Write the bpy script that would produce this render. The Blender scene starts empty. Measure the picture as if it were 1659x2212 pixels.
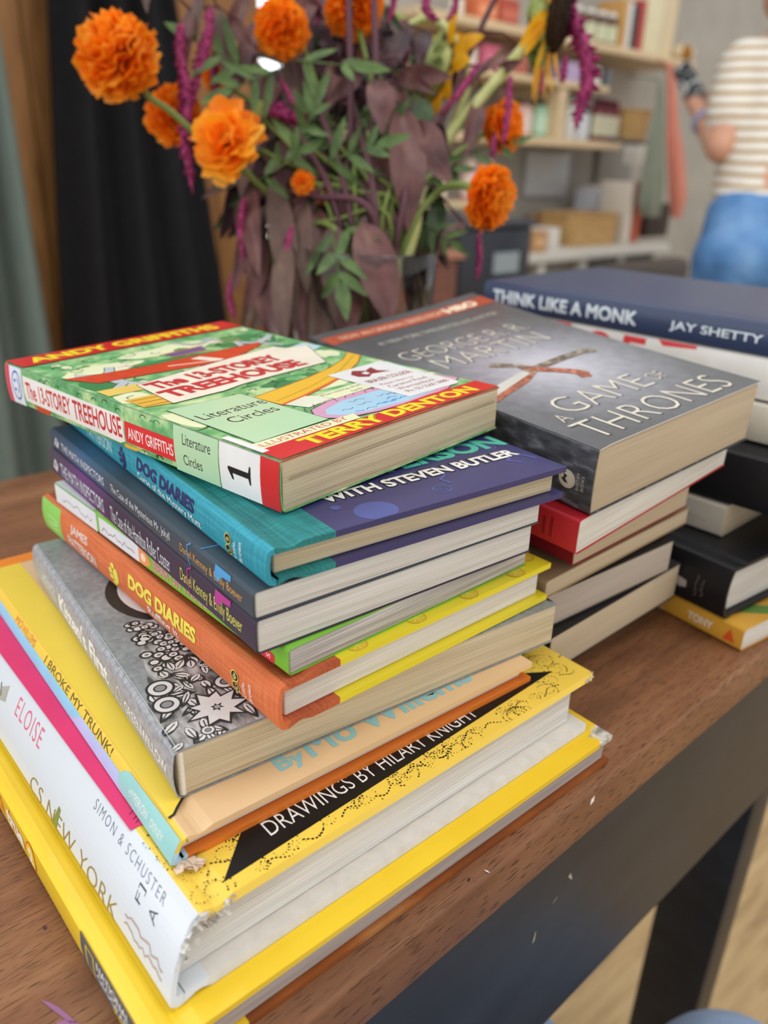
import bpy, bmesh, math, random
from mathutils import Vector, Matrix, noise
from mathutils.geometry import tessellate_polygon
random.seed(7)
PI = math.pi
SC = bpy.context.scene
COL = SC.collection

# ------------------------------------------------------------------ camera, world, lights, exposure
CAM = Vector((0, 0, 0.24896)); FPX = 1725.6
CR = Vector((0.99945207, 0.01329962, 0.03030968)); CU = Vector((-0.0330992, 0.40159088, 0.91522085)); CF = Vector((0, 0.9157226, -0.40181104))
cd = bpy.data.cameras.new('camera'); cam = bpy.data.objects.new('camera', cd); COL.objects.link(cam)
cam.matrix_world = Matrix(((CR.x, CU.x, -CF.x, CAM.x), (CR.y, CU.y, -CF.y, CAM.y), (CR.z, CU.z, -CF.z, CAM.z), (0, 0, 0, 1)))
cd.sensor_fit = 'VERTICAL'; cd.sensor_height = 9.8; cd.sensor_width = 9.8 * 1659 / 2212
cd.lens = FPX / 2212 * 9.8; cd.clip_start = 0.01; cd.clip_end = 60
cd.dof.use_dof = True; cd.dof.focus_distance = 0.305; cd.dof.aperture_fstop = 1.95; cd.dof.aperture_blades = 0
SC.camera = cam
TH = math.radians(43.02)
E1 = Vector((math.cos(TH), math.sin(TH), 0)); E2 = Vector((-math.sin(TH), math.cos(TH), 0))

w = bpy.data.worlds.new('daylight'); SC.world = w; w.use_nodes = True
nt = w.node_tree; bg = nt.nodes['Background']
geo = nt.nodes.new('ShaderNodeNewGeometry')
def lobe(direction, lo, hi):
    d = nt.nodes.new('ShaderNodeVectorMath'); d.operation = 'DOT_PRODUCT'; d.inputs[1].default_value = tuple(-direction.normalized())
    nt.links.new(geo.outputs['Incoming'], d.inputs[0])
    m = nt.nodes.new('ShaderNodeMapRange'); m.interpolation_type = 'SMOOTHSTEP'
    m.inputs['From Min'].default_value = lo; m.inputs['From Max'].default_value = hi
    nt.links.new(d.outputs['Value'], m.inputs['Value']); return m.outputs['Result']
l1 = lobe(E2 * 1.0 + Vector((0, 0, .25)), 0.5, 0.9)
mx = nt.nodes.new('ShaderNodeMix'); mx.data_type = 'RGBA'
mx.inputs['A'].default_value = (0.83, 0.81, 0.79, 1); mx.inputs['B'].default_value = (2.2, 2.35, 2.5, 1)
nt.links.new(l1, mx.inputs['Factor']); nt.links.new(mx.outputs['Result'], bg.inputs['Color']); bg.inputs['Strength'].default_value = 0.95

def area(name, loc, target, sx, sy, power, color):
    l = bpy.data.lights.new(name, 'AREA'); l.shape = 'RECTANGLE'; l.size = sx; l.size_y = sy; l.energy = power; l.color = color
    o = bpy.data.objects.new(name, l); COL.objects.link(o); o.location = loc
    o.rotation_euler = (Vector(target) - Vector(loc)).to_track_quat('-Z', 'Y').to_euler(); return o
area('window_daylight', (-1.9, -0.55, 1.0), (0.05, 0.3, 0.05), 1.7, 1.5, 19, (0.90, 0.96, 1.0))
area('shop_daylight', (1.2, 0.6, 2.4), (1.8, 2.6, 0.2), 2.0, 2.0, 30, (1.0, 0.97, 0.93))
vs = SC.view_settings
vs.view_transform = 'Standard'; vs.look = 'None'; vs.exposure = 0.24; vs.gamma = 1.0; vs.use_curve_mapping = False

# ------------------------------------------------------------------ helpers: rays, materials, meshes
def ray(px, py):
    d = CF * FPX + CR * (px - 829.5) - CU * (py - 1106); return d / FPX
def P(px, py, dep): return CAM + ray(px, py) * dep
def Rm(s, d, z): return E1 * s + E2 * d + Vector((0, 0, z))
def atD(px, py, D):                          # pixel -> room point (s, d, z) on the vertical plane d = D
    r = ray(px, py); k = D / r.dot(E2); p = CAM + r * k; return Vector((p.dot(E1), D, p.z))
def atZ(px, py, z):
    r = ray(px, py); k = (z - CAM.z) / r.z; return CAM + r * k

def lin(h):
    h = h.lstrip('#'); c = [int(h[i:i + 2], 16) / 255 for i in (0, 2, 4)]
    return tuple(x / 12.92 if x <= .04045 else ((x + .055) / 1.055) ** 2.4 for x in c) + (1,)
MC = {}
def M(col, rough=.55, var=.06, scale=60, bump=0, spec=.4, metal=0, trans=0, ior=1.45, stretch=None, name=None, sub=0, coat=0):
    key = (col, rough, var, scale, bump, spec, metal, trans, stretch, sub, coat)
    if key in MC: return MC[key]
    m = bpy.data.materials.new(name or 'surface_' + col.strip('#')); m.use_nodes = True
    t = m.node_tree; b = t.nodes['Principled BSDF']
    b.inputs['Roughness'].default_value = rough; b.inputs['Specular IOR Level'].default_value = spec
    b.inputs['Metallic'].default_value = metal; b.inputs['Transmission Weight'].default_value = trans; b.inputs['IOR'].default_value = ior
    b.inputs['Coat Weight'].default_value = coat; b.inputs['Coat Roughness'].default_value = .12
    if sub:
        b.inputs['Subsurface Weight'].default_value = sub; b.inputs['Subsurface Radius'].default_value = (.004, .002, .001)
    c = lin(col)
    tc = t.nodes.new('ShaderNodeTexCoord'); mp = t.nodes.new('ShaderNodeMapping')
    if stretch: mp.inputs['Scale'].default_value = stretch
    t.links.new(tc.outputs['Object'], mp.inputs['Vector'])
    n = t.nodes.new('ShaderNodeTexNoise'); n.inputs['Scale'].default_value = scale; n.inputs['Detail'].default_value = 4
    t.links.new(mp.outputs['Vector'], n.inputs['Vector'])
    mix = t.nodes.new('ShaderNodeMix'); mix.data_type = 'RGBA'
    mix.inputs['A'].default_value = tuple(max(0, x * (1 - var * 2)) for x in c[:3]) + (1,)
    mix.inputs['B'].default_value = tuple(min(1, x * (1 + var * 2)) for x in c[:3]) + (1,)
    t.links.new(n.outputs['Fac'], mix.inputs['Factor']); t.links.new(mix.outputs['Result'], b.inputs['Base Color'])
    if bump:
        bp = t.nodes.new('ShaderNodeBump'); bp.inputs['Strength'].default_value = bump; bp.inputs['Distance'].default_value = .001
        t.links.new(n.outputs['Fac'], bp.inputs['Height']); t.links.new(bp.outputs['Normal'], b.inputs['Normal'])
    MC[key] = m; return m

def ramp_mat(name, cols, builder, rough=.55, bump=0, spec=.35):
    """cols: list of (pos, hex); builder(tree, vec) returns the factor socket"""
    m = bpy.data.materials.new(name); m.use_nodes = True; t = m.node_tree; b = t.nodes['Principled BSDF']
    b.inputs['Roughness'].default_value = rough; b.inputs['Specular IOR Level'].default_value = spec
    tc = t.nodes.new('ShaderNodeTexCoord'); f = builder(t, tc.outputs['Object'])
    r = t.nodes.new('ShaderNodeValToRGB'); e = r.color_ramp.elements
    while len(e) < len(cols): e.new(.5)
    for i, (p, c) in enumerate(cols): e[i].position = p; e[i].color = lin(c)
    t.links.new(f, r.inputs['Fac']); t.links.new(r.outputs['Color'], b.inputs['Base Color'])
    if bump:
        bp = t.nodes.new('ShaderNodeBump'); bp.inputs['Strength'].default_value = bump; bp.inputs['Distance'].default_value = .0006
        t.links.new(f, bp.inputs['Height']); t.links.new(bp.outputs['Normal'], b.inputs['Normal'])
    return m
def nz(t, vec, scale, stretch=(1, 1, 1), detail=5, dist=0, rot=(0, 0, 0)):
    mp = t.nodes.new('ShaderNodeMapping'); mp.inputs['Scale'].default_value = stretch; mp.inputs['Rotation'].default_value = rot
    t.links.new(vec, mp.inputs['Vector'])
    n = t.nodes.new('ShaderNodeTexNoise'); n.inputs['Scale'].default_value = scale; n.inputs['Detail'].default_value = detail; n.inputs['Distortion'].default_value = dist
    t.links.new(mp.outputs['Vector'], n.inputs['Vector']); return n.outputs['Fac']
def mth(t, op, a, b=None, c=None):
    n = t.nodes.new('ShaderNodeMath'); n.operation = op
    for i, x in enumerate((a, b, c)):
        if x is None: continue
        if isinstance(x, (int, float)): n.inputs[i].default_value = x
        else: t.links.new(x, n.inputs[i])
    return n.outputs[0]

def tag(o, label=None, cat=None, group=None, kind=None):
    if label: o['label'] = label
    if cat: o['category'] = cat
    if group: o['group'] = group
    if kind: o['kind'] = kind
    return o
def thing(name, label, cat, loc=(0, 0, 0), rz=0, group=None):
    o = bpy.data.objects.new(name, None); o.empty_display_size = .02; COL.objects.link(o)
    o.location = loc; o.rotation_euler = (0, 0, rz); return tag(o, label, cat, group)

class MB:
    def __init__(s): s.v = []; s.f = []; s.m = []; s.sm = []; s.mats = []
    def mi(s, m):
        if m not in s.mats: s.mats.append(m)
        return s.mats.index(m)
    def add(s, vs, fs, m, smooth=False):
        o = len(s.v); s.v += [tuple(x) for x in vs]; k = s.mi(m)
        for f in fs: s.f.append([i + o for i in f]); s.m.append(k); s.sm.append(smooth)
    def box(s, a, b, m, rot=0, piv=None):
        (x0, y0, z0), (x1, y1, z1) = a, b
        vs = [Vector(p) for p in ((x0, y0, z0), (x1, y0, z0), (x1, y1, z0), (x0, y1, z0), (x0, y0, z1), (x1, y0, z1), (x1, y1, z1), (x0, y1, z1))]
        s.add(vs, [(0, 3, 2, 1), (4, 5, 6, 7), (0, 1, 5, 4), (1, 2, 6, 5), (2, 3, 7, 6), (3, 0, 4, 7)], m)
    def rbox(s, a, b, r, m):                  # box with bevelled edges
        bm = bmesh.new(); bmesh.ops.create_cube(bm, size=1)
        c = (Vector(a) + Vector(b)) / 2; d = Vector(b) - Vector(a)
        for v in bm.verts: v.co = Vector((v.co.x * d.x, v.co.y * d.y, v.co.z * d.z)) + c
        bmesh.ops.bevel(bm, geom=bm.edges[:], offset=r, segments=3, affect='EDGES', profile=.5)
        bm.verts.index_update(); s.add([v.co.copy() for v in bm.verts], [[v.index for v in f.verts] for f in bm.faces], m, True); bm.free()
    def tube(s, pts, rad, m, n=8, cap=True):
        pts = [Vector(p) for p in pts]; k = len(pts); vs = []; fs = []
        if not isinstance(rad, (list, tuple)): rad = [rad] * k
        t0 = (pts[1] - pts[0]).normalized(); up = Vector((0, 0, 1)) if abs(t0.z) < .9 else Vector((1, 0, 0)); nrm = t0.cross(up).normalized()
        for i in range(k):
            t = (pts[min(i + 1, k - 1)] - pts[max(i - 1, 0)]).normalized()
            nrm = (nrm - t * nrm.dot(t)).normalized(); bn = t.cross(nrm)
            for j in range(n):
                a = 2 * PI * j / n; vs.append(pts[i] + (nrm * math.cos(a) + bn * math.sin(a)) * rad[i])
        for i in range(k - 1):
            for j in range(n): fs.append((i * n + j, i * n + (j + 1) % n, (i + 1) * n + (j + 1) % n, (i + 1) * n + j))
        if cap: fs.append(tuple(range(n))[::-1]); fs.append(tuple(range((k - 1) * n, k * n)))
        s.add(vs, fs, m, True)
    def lathe(s, prof, m, n=24, c=(0, 0, 0), smooth=True):
        vs = []; fs = []; k = len(prof); c = Vector(c)
        for r, z in prof:
            for j in range(n): a = 2 * PI * j / n; vs.append(c + Vector((r * math.cos(a), r * math.sin(a), z)))
        for i in range(k - 1):
            for j in range(n): fs.append((i * n + j, i * n + (j + 1) % n, (i + 1) * n + (j + 1) % n, (i + 1) * n + j))
        s.add(vs, fs, m, smooth)
    def grid(s, fn, nu, nv, m, smooth=True):
        vs = [fn(i / nu, j / nv) for i in range(nu + 1) for j in range(nv + 1)]
        fs = [(i * (nv + 1) + j, (i + 1) * (nv + 1) + j, (i + 1) * (nv + 1) + j + 1, i * (nv + 1) + j + 1) for i in range(nu) for j in range(nv)]
        s.add(vs, fs, m, smooth)
    def ball(s, c, r, m, nu=10, nv=7):
        c = Vector(c); r = Vector((r, r, r)) if isinstance(r, (int, float)) else Vector(r)
        s.grid(lambda u, v: c + Vector((r.x * math.cos(2 * PI * u) * math.sin(PI * v), r.y * math.sin(2 * PI * u) * math.sin(PI * v), -r.z * math.cos(PI * v))), nu, nv, m)
    def build(s, name, parent=None, loc=None, rz=None, fn=None):
        me = bpy.data.meshes.new(name)
        vs = [fn(Vector(p)) for p in s.v] if fn else s.v
        me.from_pydata(vs, [], s.f)
        for m in s.mats: me.materials.append(m)
        me.polygons.foreach_set('material_index', s.m); me.polygons.foreach_set('use_smooth', s.sm); me.update()
        o = bpy.data.objects.new(name, me); COL.objects.link(o)
        if parent: o.parent = parent
        if loc is not None: o.location = loc
        if rz is not None: o.rotation_euler = (0, 0, rz)
        return o
def one(fn_add, name, label=None, cat=None, loc=None, rz=None, group=None, kind=None, parent=None):
    b = MB(); fn_add(b); return tag(b.build(name, parent, loc, rz), label, cat, group, kind)

TXT = {}; DIM = {}
def text2d(s, bold=0, shear=0, space=1):
    key = (s, bold, shear, space)
    if key not in TXT:
        c = bpy.data.curves.new('lettering', 'FONT'); c.body = s; c.size = 1; c.offset = bold; c.shear = shear; c.space_character = space; c.resolution_u = 3
        o = bpy.data.objects.new('lettering', c); COL.objects.link(o)
        dg = bpy.context.evaluated_depsgraph_get(); me = bpy.data.meshes.new_from_object(o.evaluated_get(dg))
        vs = [(v.co.x, v.co.y) for v in me.vertices]; fs = [tuple(p.vertices) for p in me.polygons]
        bpy.data.objects.remove(o); bpy.data.curves.remove(c); bpy.data.meshes.remove(me)
        x0 = min(v[0] for v in vs); x1 = max(v[0] for v in vs); y0 = min(v[1] for v in vs); y1 = max(v[1] for v in vs)
        DIM[key] = (x1 - x0, y1 - y0)
        TXT[key] = ([((a - x0) / (x1 - x0), (b - y0) / (y1 - y0)) for a, b in vs], fs)
    return TXT[key]

def smooth_path(pts, n=8):                   # Catmull-Rom
    pts = [Vector(p) for p in pts]; out = []
    for i in range(len(pts) - 1):
        p0 = pts[max(i - 1, 0)]; p1 = pts[i]; p2 = pts[i + 1]; p3 = pts[min(i + 2, len(pts) - 1)]
        for j in range(n):
            t = j / n; out.append(.5 * ((2 * p1) + (p2 - p0) * t + (2 * p0 - 5 * p1 + 4 * p2 - p3) * t * t + (3 * p1 - p0 - 3 * p2 + p3) * t ** 3))
    return out + [pts[-1]]

# ------------------------------------------------------------------ the room
def rough_wall(name, c1, c2, sc=3):
    return ramp_mat(name, [(.3, c1), (.7, c2)], lambda t, v: nz(t, v, sc, detail=6), rough=.85, bump=.1)
M_wall = rough_wall('painted grey block wall', '#a09c94', '#b4b0a8')
M_floor = ramp_mat('pale oak floor boards', [(.25, '#8f7550'), (.5, '#b3966a'), (.8, '#c5aa7c')],
                   lambda t, v: nz(t, v, 9, (1, 7, 1), 6, .8, (0, 0, .5)), rough=.5)
one(lambda b: b.box((-4, -2, -.80), (9, 6, -.74), M_floor), 'floor', rz=TH, kind='structure')
WD = 2.62
s0, s1 = atD(540, 300, WD).x, atD(735, 300, WD).x      # the window in the back wall
zb, zt = atD(640, 700, WD).z, 1.9
def wallback(b):
    b.box((-2.5, WD, -.74), (s0, WD + .12, 2.4), M_wall); b.box((s1, WD, -.74), (8, WD + .12, 2.4), M_wall)
    b.box((s0, WD, -.74), (s1, WD + .12, zb), M_wall); b.box((s0, WD, zt), (s1, WD + .12, 2.4), M_wall)
one(wallback, 'wall_back', rz=TH, kind='structure')
M_frame = M('#59616a', .5)
def winframe(b):
    for x in (s0, s1 - .04, (s0 + s1) / 2 + .07): b.box((x, WD + .02, zb), (x + .05, WD + .09, zt), M_frame)
    b.box((s0, WD + .02, zb), (s1, WD + .09, zb + .05), M_frame); b.box((s0, WD + .02, zt - .05), (s1, WD + .09, zt), M_frame)
wn = one(winframe, 'window_1', rz=TH, kind='structure')
one(lambda b: b.box((s0, WD + .05, zb), (s1, WD + .056, zt), M('#f4faf8', .02, trans=1, ior=1.1, var=0)), 'window_pane', parent=wn)
# shrub outside the window
M_out = ramp_mat('pale green shrub leaves', [(.35, '#7fae5a'), (.65, '#c9e59c')], lambda t, v: nz(t, v, 40), rough=.6)  # light green leaf colour, varied at random by noise
sh = thing('shrub', 'pale green shrub outside the window behind the flowers', 'shrub', tuple(Rm((s0 + s1) / 2, WD + 1.0, -.74)))
def shr(b):
    for i in range(420):
        a = random.uniform(0, 2 * PI); r = .5 * math.sqrt(random.random()); c = Vector((r * math.cos(a), r * math.sin(a), .75 + random.uniform(-.2, .33)))
        d = Vector((random.uniform(-1, 1), random.uniform(-1, 1), random.uniform(-.4, 1))).normalized(); q = d.cross(Vector((.3, .5, .8))).normalized() * .025
        b.add([c, c + d * .04 + q, c + d * .09, c + d * .04 - q], [(0, 1, 2, 3)], M_out)
o = MB(); shr(o); o.build('foliage', sh)
o = MB()
for i in range(5): o.tube([(0, 0, 0), (random.uniform(-.1, .1), random.uniform(-.1, .1), .4), (random.uniform(-.25, .25), random.uniform(-.25, .25), .9)], [.02, .015, .006], M('#5b4a38'))
o.build('stem', sh)

# curtains and the wood panel behind them, at the left
CDs = 2.42
def curtain(name, label, pl, col, var, folds, D, ztop=1.7, zbot=-.73):
    (xa, ya), (xb, yb), (xc, yc), (xd, yd) = pl          # upper left, lower left, upper right, lower right in the picture
    A, B_, C_, D_ = atD(xa, ya, D), atD(xb, yb, D), atD(xc, yc, D), atD(xd, yd, D)
    def sx(p, q, z): return p.x + (q.x - p.x) * (z - p.z) / (q.z - p.z)
    m = M(col, .95, var, 25, bump=.2, spec=.1)
    base = Vector(((B_.x + D_.x) / 2, D, zbot))
    def fn(u, v):
        z = zbot + (ztop - zbot) * v; l = sx(A, B_, z); r = sx(C_, D_, z)
        x = l + (r - l) * u; y = D + .035 * math.sin(u * folds * 2 * PI + .6 * math.sin(3 * v)) + .012 * math.sin(u * folds * 5 + 2)
        return Vector((x, y, z))
    b = MB(); b.grid(fn, 70, 12, m)
    n0 = len(b.v); k = len(b.f)                          # a second skin gives the cloth its thickness
    b.add([(x, y + .006, z) for x, y, z in b.v[:n0]], [tuple(reversed(f)) for f in b.f[:k]], m, True)
    tag(b.build(name, rz=TH), label, 'curtain')
curtain('curtain', 'grey green cloth curtain hanging at the far left', ((-170, 0), (-60, 1000), (8, 100), (150, 990)), '#6d7a74', .06, 2.0, CDs - .12)
curtain('curtain', 'black cloth curtain hanging between the wood panels', ((113, 0), (150, 900), (385, 60), (500, 745)), '#262628', .1, 3.5, CDs)
M_panel = ramp_mat('varnished brown wood', [(.3, '#7a5230'), (.5, '#96693c'), (.75, '#a87a4a')], lambda t, v: nz(t, v, 14, (7, 7, .5), 6, .6), rough=.45)
pa, pb = atD(-60, 400, WD - .05).x, atD(575, 500, WD - .05).x
pn = one(lambda b: [b.box((pa + i * (pb - pa) / 5 + .003, WD - .045, -.735), (pa + (i + 1) * (pb - pa) / 5 - .003, WD - .005, 2.3), M_panel) for i in range(5)], 'trim_1', rz=TH, kind='structure')

# ------------------------------------------------------------------ the table
M_top = None
def mk_top():
    m = bpy.data.materials.new('worn brown mahogany'); m.use_nodes = True; t = m.node_tree; b = t.nodes['Principled BSDF']
    tc = t.nodes.new('ShaderNodeTexCoord'); v = tc.outputs['Object']
    big = nz(t, v, 7, (.5, 3.2, 1), 5, .8); fine = nz(t, v, 60, (.35, 4, 1), 4)
    f = mth(t, 'ADD', mth(t, 'MULTIPLY', big, .7), mth(t, 'MULTIPLY', fine, .3))
    r = t.nodes.new('ShaderNodeValToRGB'); e = r.color_ramp.elements; e.new(.5)
    for i, (p, c) in enumerate(((.3, '#5d3b27'), (.5, '#865a3c'), (.72, '#a57a55'))): e[i].position = p; e[i].color = lin(c)
    t.links.new(f, r.inputs['Fac'])
    pore = nz(t, v, 700, (.16, 2.6, 1), 1)                # short dark pores along the grain
    pr = t.nodes.new('ShaderNodeMapRange'); pr.inputs['From Min'].default_value = .33; pr.inputs['From Max'].default_value = .42
    t.links.new(pore, pr.inputs['Value'])
    mx = t.nodes.new('ShaderNodeMix'); mx.data_type = 'RGBA'; mx.inputs['A'].default_value = lin('#56371f')
    t.links.new(pr.outputs['Result'], mx.inputs['Factor']); t.links.new(r.outputs['Color'], mx.inputs['B'])
    st = nz(t, v, 11, (1, 1, 1), 3); sr = t.nodes.new('ShaderNodeMapRange'); sr.inputs['From Min'].default_value = .66; sr.inputs['From Max'].default_value = .78; sr.inputs['To Max'].default_value = .5
    t.links.new(st, sr.inputs['Value'])
    m2 = t.nodes.new('ShaderNodeMix'); m2.data_type = 'RGBA'; m2.inputs['B'].default_value = lin('#b7a491')
    t.links.new(sr.outputs['Result'], m2.inputs['Factor']); t.links.new(mx.outputs['Result'], m2.inputs['A'])
    t.links.new(m2.outputs['Result'], b.inputs['Base Color']); b.inputs['Roughness'].default_value = .5; b.inputs['Specular IOR Level'].default_value = .3
    bp = t.nodes.new('ShaderNodeBump'); bp.inputs['Strength'].default_value = .25; bp.inputs['Distance'].default_value = .0006
    t.links.new(pr.outputs['Result'], bp.inputs['Height']); t.links.new(bp.outputs['Normal'], b.inputs['Normal'])
    return m
M_top = mk_top()
M_blk = ramp_mat('dark blue black paint', [(.3, '#1f2228'), (.7, '#2c3038')], lambda t, v: nz(t, v, 14, (1, 1, 3)), rough=.42, bump=.25)
TF, TB, TL, TR = .1335, .657, -.75, .70
tb = thing('table', 'brown wooden table with dark blue painted apron under the book stacks', 'table', tuple(Rm(0, 0, -.74)), TH)
def tt(b): b.rbox((TL, TF, .714), (TR, TB, .74), .0022, M_top)
one(tt, 'tabletop', parent=tb)
one(lambda b: b.rbox((TL + .02, .1465, .555), (TR - .02, .165, .7138), .001, M_blk), 'apron', parent=tb)
one(lambda b: b.rbox((TL + .02, TB - .035, .555), (TR - .02, TB - .015, .7138), .001, M_blk), 'apron', parent=tb)
for sx_ in (TL + .03, .5985):
    for dy in (.1655, TB - .0965): one(lambda b: b.rbox((sx_, dy, .001), (sx_ + .04, dy + .061, .7135), .0015, M_blk), 'leg', parent=tb)
# paint flecks, scratches and marker streaks of the table top
M_fleck = M('#d6d2c8', .7); M_purple = M('#96648a', .6)
def flecks(bs):
    for px, py, dx, dy, wd in ((1275, 1740, 10, -22, 4), (1045, 1878, 14, 8, 3), (1010, 1905, 6, -10, 3)):
        a = atZ(px, py, .0003); c = atZ(px + dx, py + dy, .0003); n = (c - a).cross(Vector((0, 0, 1))).normalized() * wd * .00016
        bs.append(MB()); bs[-1].add([a, (a + c) / 2 + n, c, (a + c) / 2 - n], [(0, 1, 2, 3)], M_fleck if px != 1010 else M('#2a211c'))
    for q in (((88, 2160), (105, 2164), (128, 2176), (150, 2194), (165, 2210), (150, 2210), (128, 2192), (104, 2174)), ((122, 2208), (140, 2203), (160, 2206), (175, 2214), (160, 2230), (124, 2230)), ((92, 2000), (100, 1999), (101, 2006), (94, 2008))):
        bs.append(MB()); bs[-1].add([atZ(x, y, .0003) for x, y in q], [tuple(range(len(q)))], M_purple if q[0][0] != 92 else M('#4a2a44'))
fl = []; flecks(fl)
for q_ in fl: fo = q_.build('paint_mark', tb); fo.matrix_parent_inverse = Matrix.LocRotScale(Rm(0, 0, -.74), Matrix.Rotation(TH, 3, 'Z').to_quaternion(), (1, 1, 1)).inverted()
for px, py, dx, dy in ((1195, 1950, 10, -14), (1152, 2035, 5, -22), (1230, 1890, 5, 8)):
    a, c = atD(px, py, .1463), atD(px + dx, py + dy, .1463); q = Vector((.0008, 0, .0008))
    apf = MB(); apf.add([a - q, a + q, c + q * .4, c - q * .4], [(0, 1, 2, 3)], M('#b9b19d', .7)); apf.build('paint_mark', tb, loc=(0, 0, .74))

# ------------------------------------------------------------------ books
def page_mat(name, c1, c2, dark=None):
    def bld(t, v):
        a = nz(t, v, 2600, (.005, .005, 1.0), 2); g = nz(t, v, 120, (.06, .06, 1), 3)
        return mth(t, 'ADD', mth(t, 'MULTIPLY', a, .65), mth(t, 'MULTIPLY', g, .35))
    return ramp_mat(name, [(.30, dark or c1), (.46, c1), (.62, c2)], bld, rough=.85, bump=.2, spec=.15)
PG_cream = page_mat('cream pages', '#c4b494', '#d9cbae', '#9d8c6d')
PG_grey = page_mat('grey white pages', '#cfcbc4', '#e2dfd8', '#a9a49a')
PG_white = page_mat('white pages', '#d8d3c8', '#ebe7dd', '#b0a797')
PG_tan = page_mat('tan pages', '#beac90', '#c8b79c', '#ae9b7c')

def scrawl(b, face, x, y, w, h, m, n=2):
    q = random.Random(int(x * 7 + w)); 
    for i in range(n): b.line(face, [(x + k * w / 14, y + i * h / n + q.uniform(0, .7) * h / n) for k in range(15)], h * .09, m)
class Book:
    def __init__(s, name, label, W, H, t, x, y, z, yaw, tilt=(0, 0), group=None, cat='book'):
        s.W, s.H, s.t = W / 1e3, H / 1e3, t / 1e3; s.name = name
        s.root = bpy.data.objects.new(name, None); s.root.empty_display_size = .02; COL.objects.link(s.root); tag(s.root, label, cat, group)
        a, b = tilt; C_ = Vector((s.W / 2, s.H / 2, 0))
        s.root.matrix_world = Matrix.Translation((x, y, z)) @ Matrix.Rotation(math.radians(yaw), 4, 'Z') @ Matrix.Translation(C_) @ Matrix.Rotation(b, 4, 'X') @ Matrix.Rotation(-a, 4, 'Y') @ Matrix.Translation(-C_)
        s.c = MB(); s.lift = .00006; s.step = .000004; s.sstep = .000012; s.slift = .00006; s.hold = False; s.cur = s.c; s.Hs = s.H; s.fn = None; s.bul = 0; s.zt = lambda x, y: s.t; s.maxlen = None; s.parts = []
    def sx(s, z): return -s.bul * (1 - ((z - s.t / 2) / (s.t / 2)) ** 2)
    # cover shells -----------------------------------------------------------
    def shell(s, outer, thick, mfun, y0=0, y1=None, smooth_spine=True):
        y1 = s.H if y1 is None else y1; n = len(outer); inner = []
        for (x, z) in outer:
            zz = min(max(z, thick), s.t - thick); xx = x
            if z < s.t * .5 and z > thick or z > s.t * .5 and z < s.t - thick: xx = x + thick * .7
            elif x < thick: xx = x + thick * .7
            inner.append((xx, zz))
        vs = []
        for (x, z), (xi, zi) in zip(outer, inner): vs += [(x, y0, z), (x, y1, z), (xi, y0, zi), (xi, y1, zi)]
        for i in range(n - 1):
            a, b = 4 * i, 4 * i + 4; xm = (outer[i][0] + outer[i + 1][0]) / 2; zm = (outer[i][1] + outer[i + 1][1]) / 2
            m = mfun(xm, zm); sm = smooth_spine and xm < .013
            k = len(s.c.v); s.c.v += [vs[j] for j in (a, a + 1, a + 2, a + 3, b, b + 1, b + 2, b + 3)]
            mi = s.c.mi(m)
            for f in ((0, 4, 5, 1), (2, 3, 7, 6), (0, 2, 6, 4), (1, 5, 7, 3)): s.c.f.append([k + q for q in f]); s.c.m.append(mi); s.c.sm.append(False)
        for i in (0, n - 1):
            k = len(s.c.v); s.c.v += vs[4 * i:4 * i + 4]; s.c.f.append([k, k + 1, k + 3, k + 2]); s.c.m.append(s.c.mi(mfun(*outer[i]))); s.c.sm.append(False)
    def hard(s, mfun, board=2.4, over=3, breaks=(), bulge=1.2, groove=1.3, gx=9, pages=PG_grey, gap=.3):
        bd = board / 1e3; s.bul = bulge / 1e3; t = s.t; W = s.W; g = gx / 1e3; gd = groove / 1e3
        top = [(W, t), (W - .0008, t + .0)] + [(b / 1e3, t) for b in sorted(breaks, reverse=True)] + [(g + .005, t), (g + .003, t - gd * .55), (g + .001, t - gd), (g - .001, t - gd), (g - .003, t - gd * .5), (g - .0055, t - .0001), (.002, t - .0002), (.0008, t - .0006)]
        sp = []
        for i in range(1, 12):
            z = t - .0012 - (t - .0024) * (i - 1) / 10; sp.append((s.sx(z), z))
        bot = [(x, t - z) for x, z in reversed(top)]
        s.shell(top + sp + bot, bd, mfun)
        o = over / 1e3; b = MB(); pb = MB()
        b.rbox((.0035, o, bd + gap / 1e3 * .3), (W - o, s.H - o, t - bd - gap / 1e3 * .3), .0008, pages); s.pg = b
        s.parts.append(('page_block', b))
    def soft(s, mfun, thick=.35, breaks=(), bulge=.3, pages=PG_white, top=True, inset=.3):
        th = thick / 1e3; t = s.t; W = s.W; s.bul = bulge / 1e3
        tp = [(W, t)] + [(b / 1e3, t) for b in sorted(breaks, reverse=True)] + [(.004, t), (.0012, t - .00015), (.0004, t - .0007)]
        if not top: tp = [(.0012, t - .00015), (.0004, t - .0007)]
        sp = [(s.sx(t - .0012 - (t - .0024) * i / 8), t - .0012 - (t - .0024) * i / 8) for i in range(9)]
        bot = [(x, t - z) for x, z in reversed(tp)] if top else [(.0004, .0007), (.0012, .00015), (.004, 0), (W, 0)]
        s.shell(tp + sp + bot, th, mfun)
        b = MB(); i_ = inset / 1e3
        b.rbox((.0008, i_, th), (W - i_, s.H - i_, t - th - (0 if top else .0002)), .0006, pages); s.parts.append(('page_block', b))
    # printing ---------------------------------------------------------------
    def mapf(s, face):
        if face == 'top': l = s.lift; s.lift += 0 if s.hold else s.step
        else: l = s.slift; s.slift += 0 if s.hold else s.sstep
        if face == 'top': return lambda a, b: (a, b, s.zt(a, b) + l)
        if face == 'spine': return lambda a, b: (s.sx(b) - l, s.Hs - a, b)
        if face == 'stand': return lambda a, b: (s.sx(a) - l, b, a)
        if face == 'tail': return lambda a, b: (a, -l, b)
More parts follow.
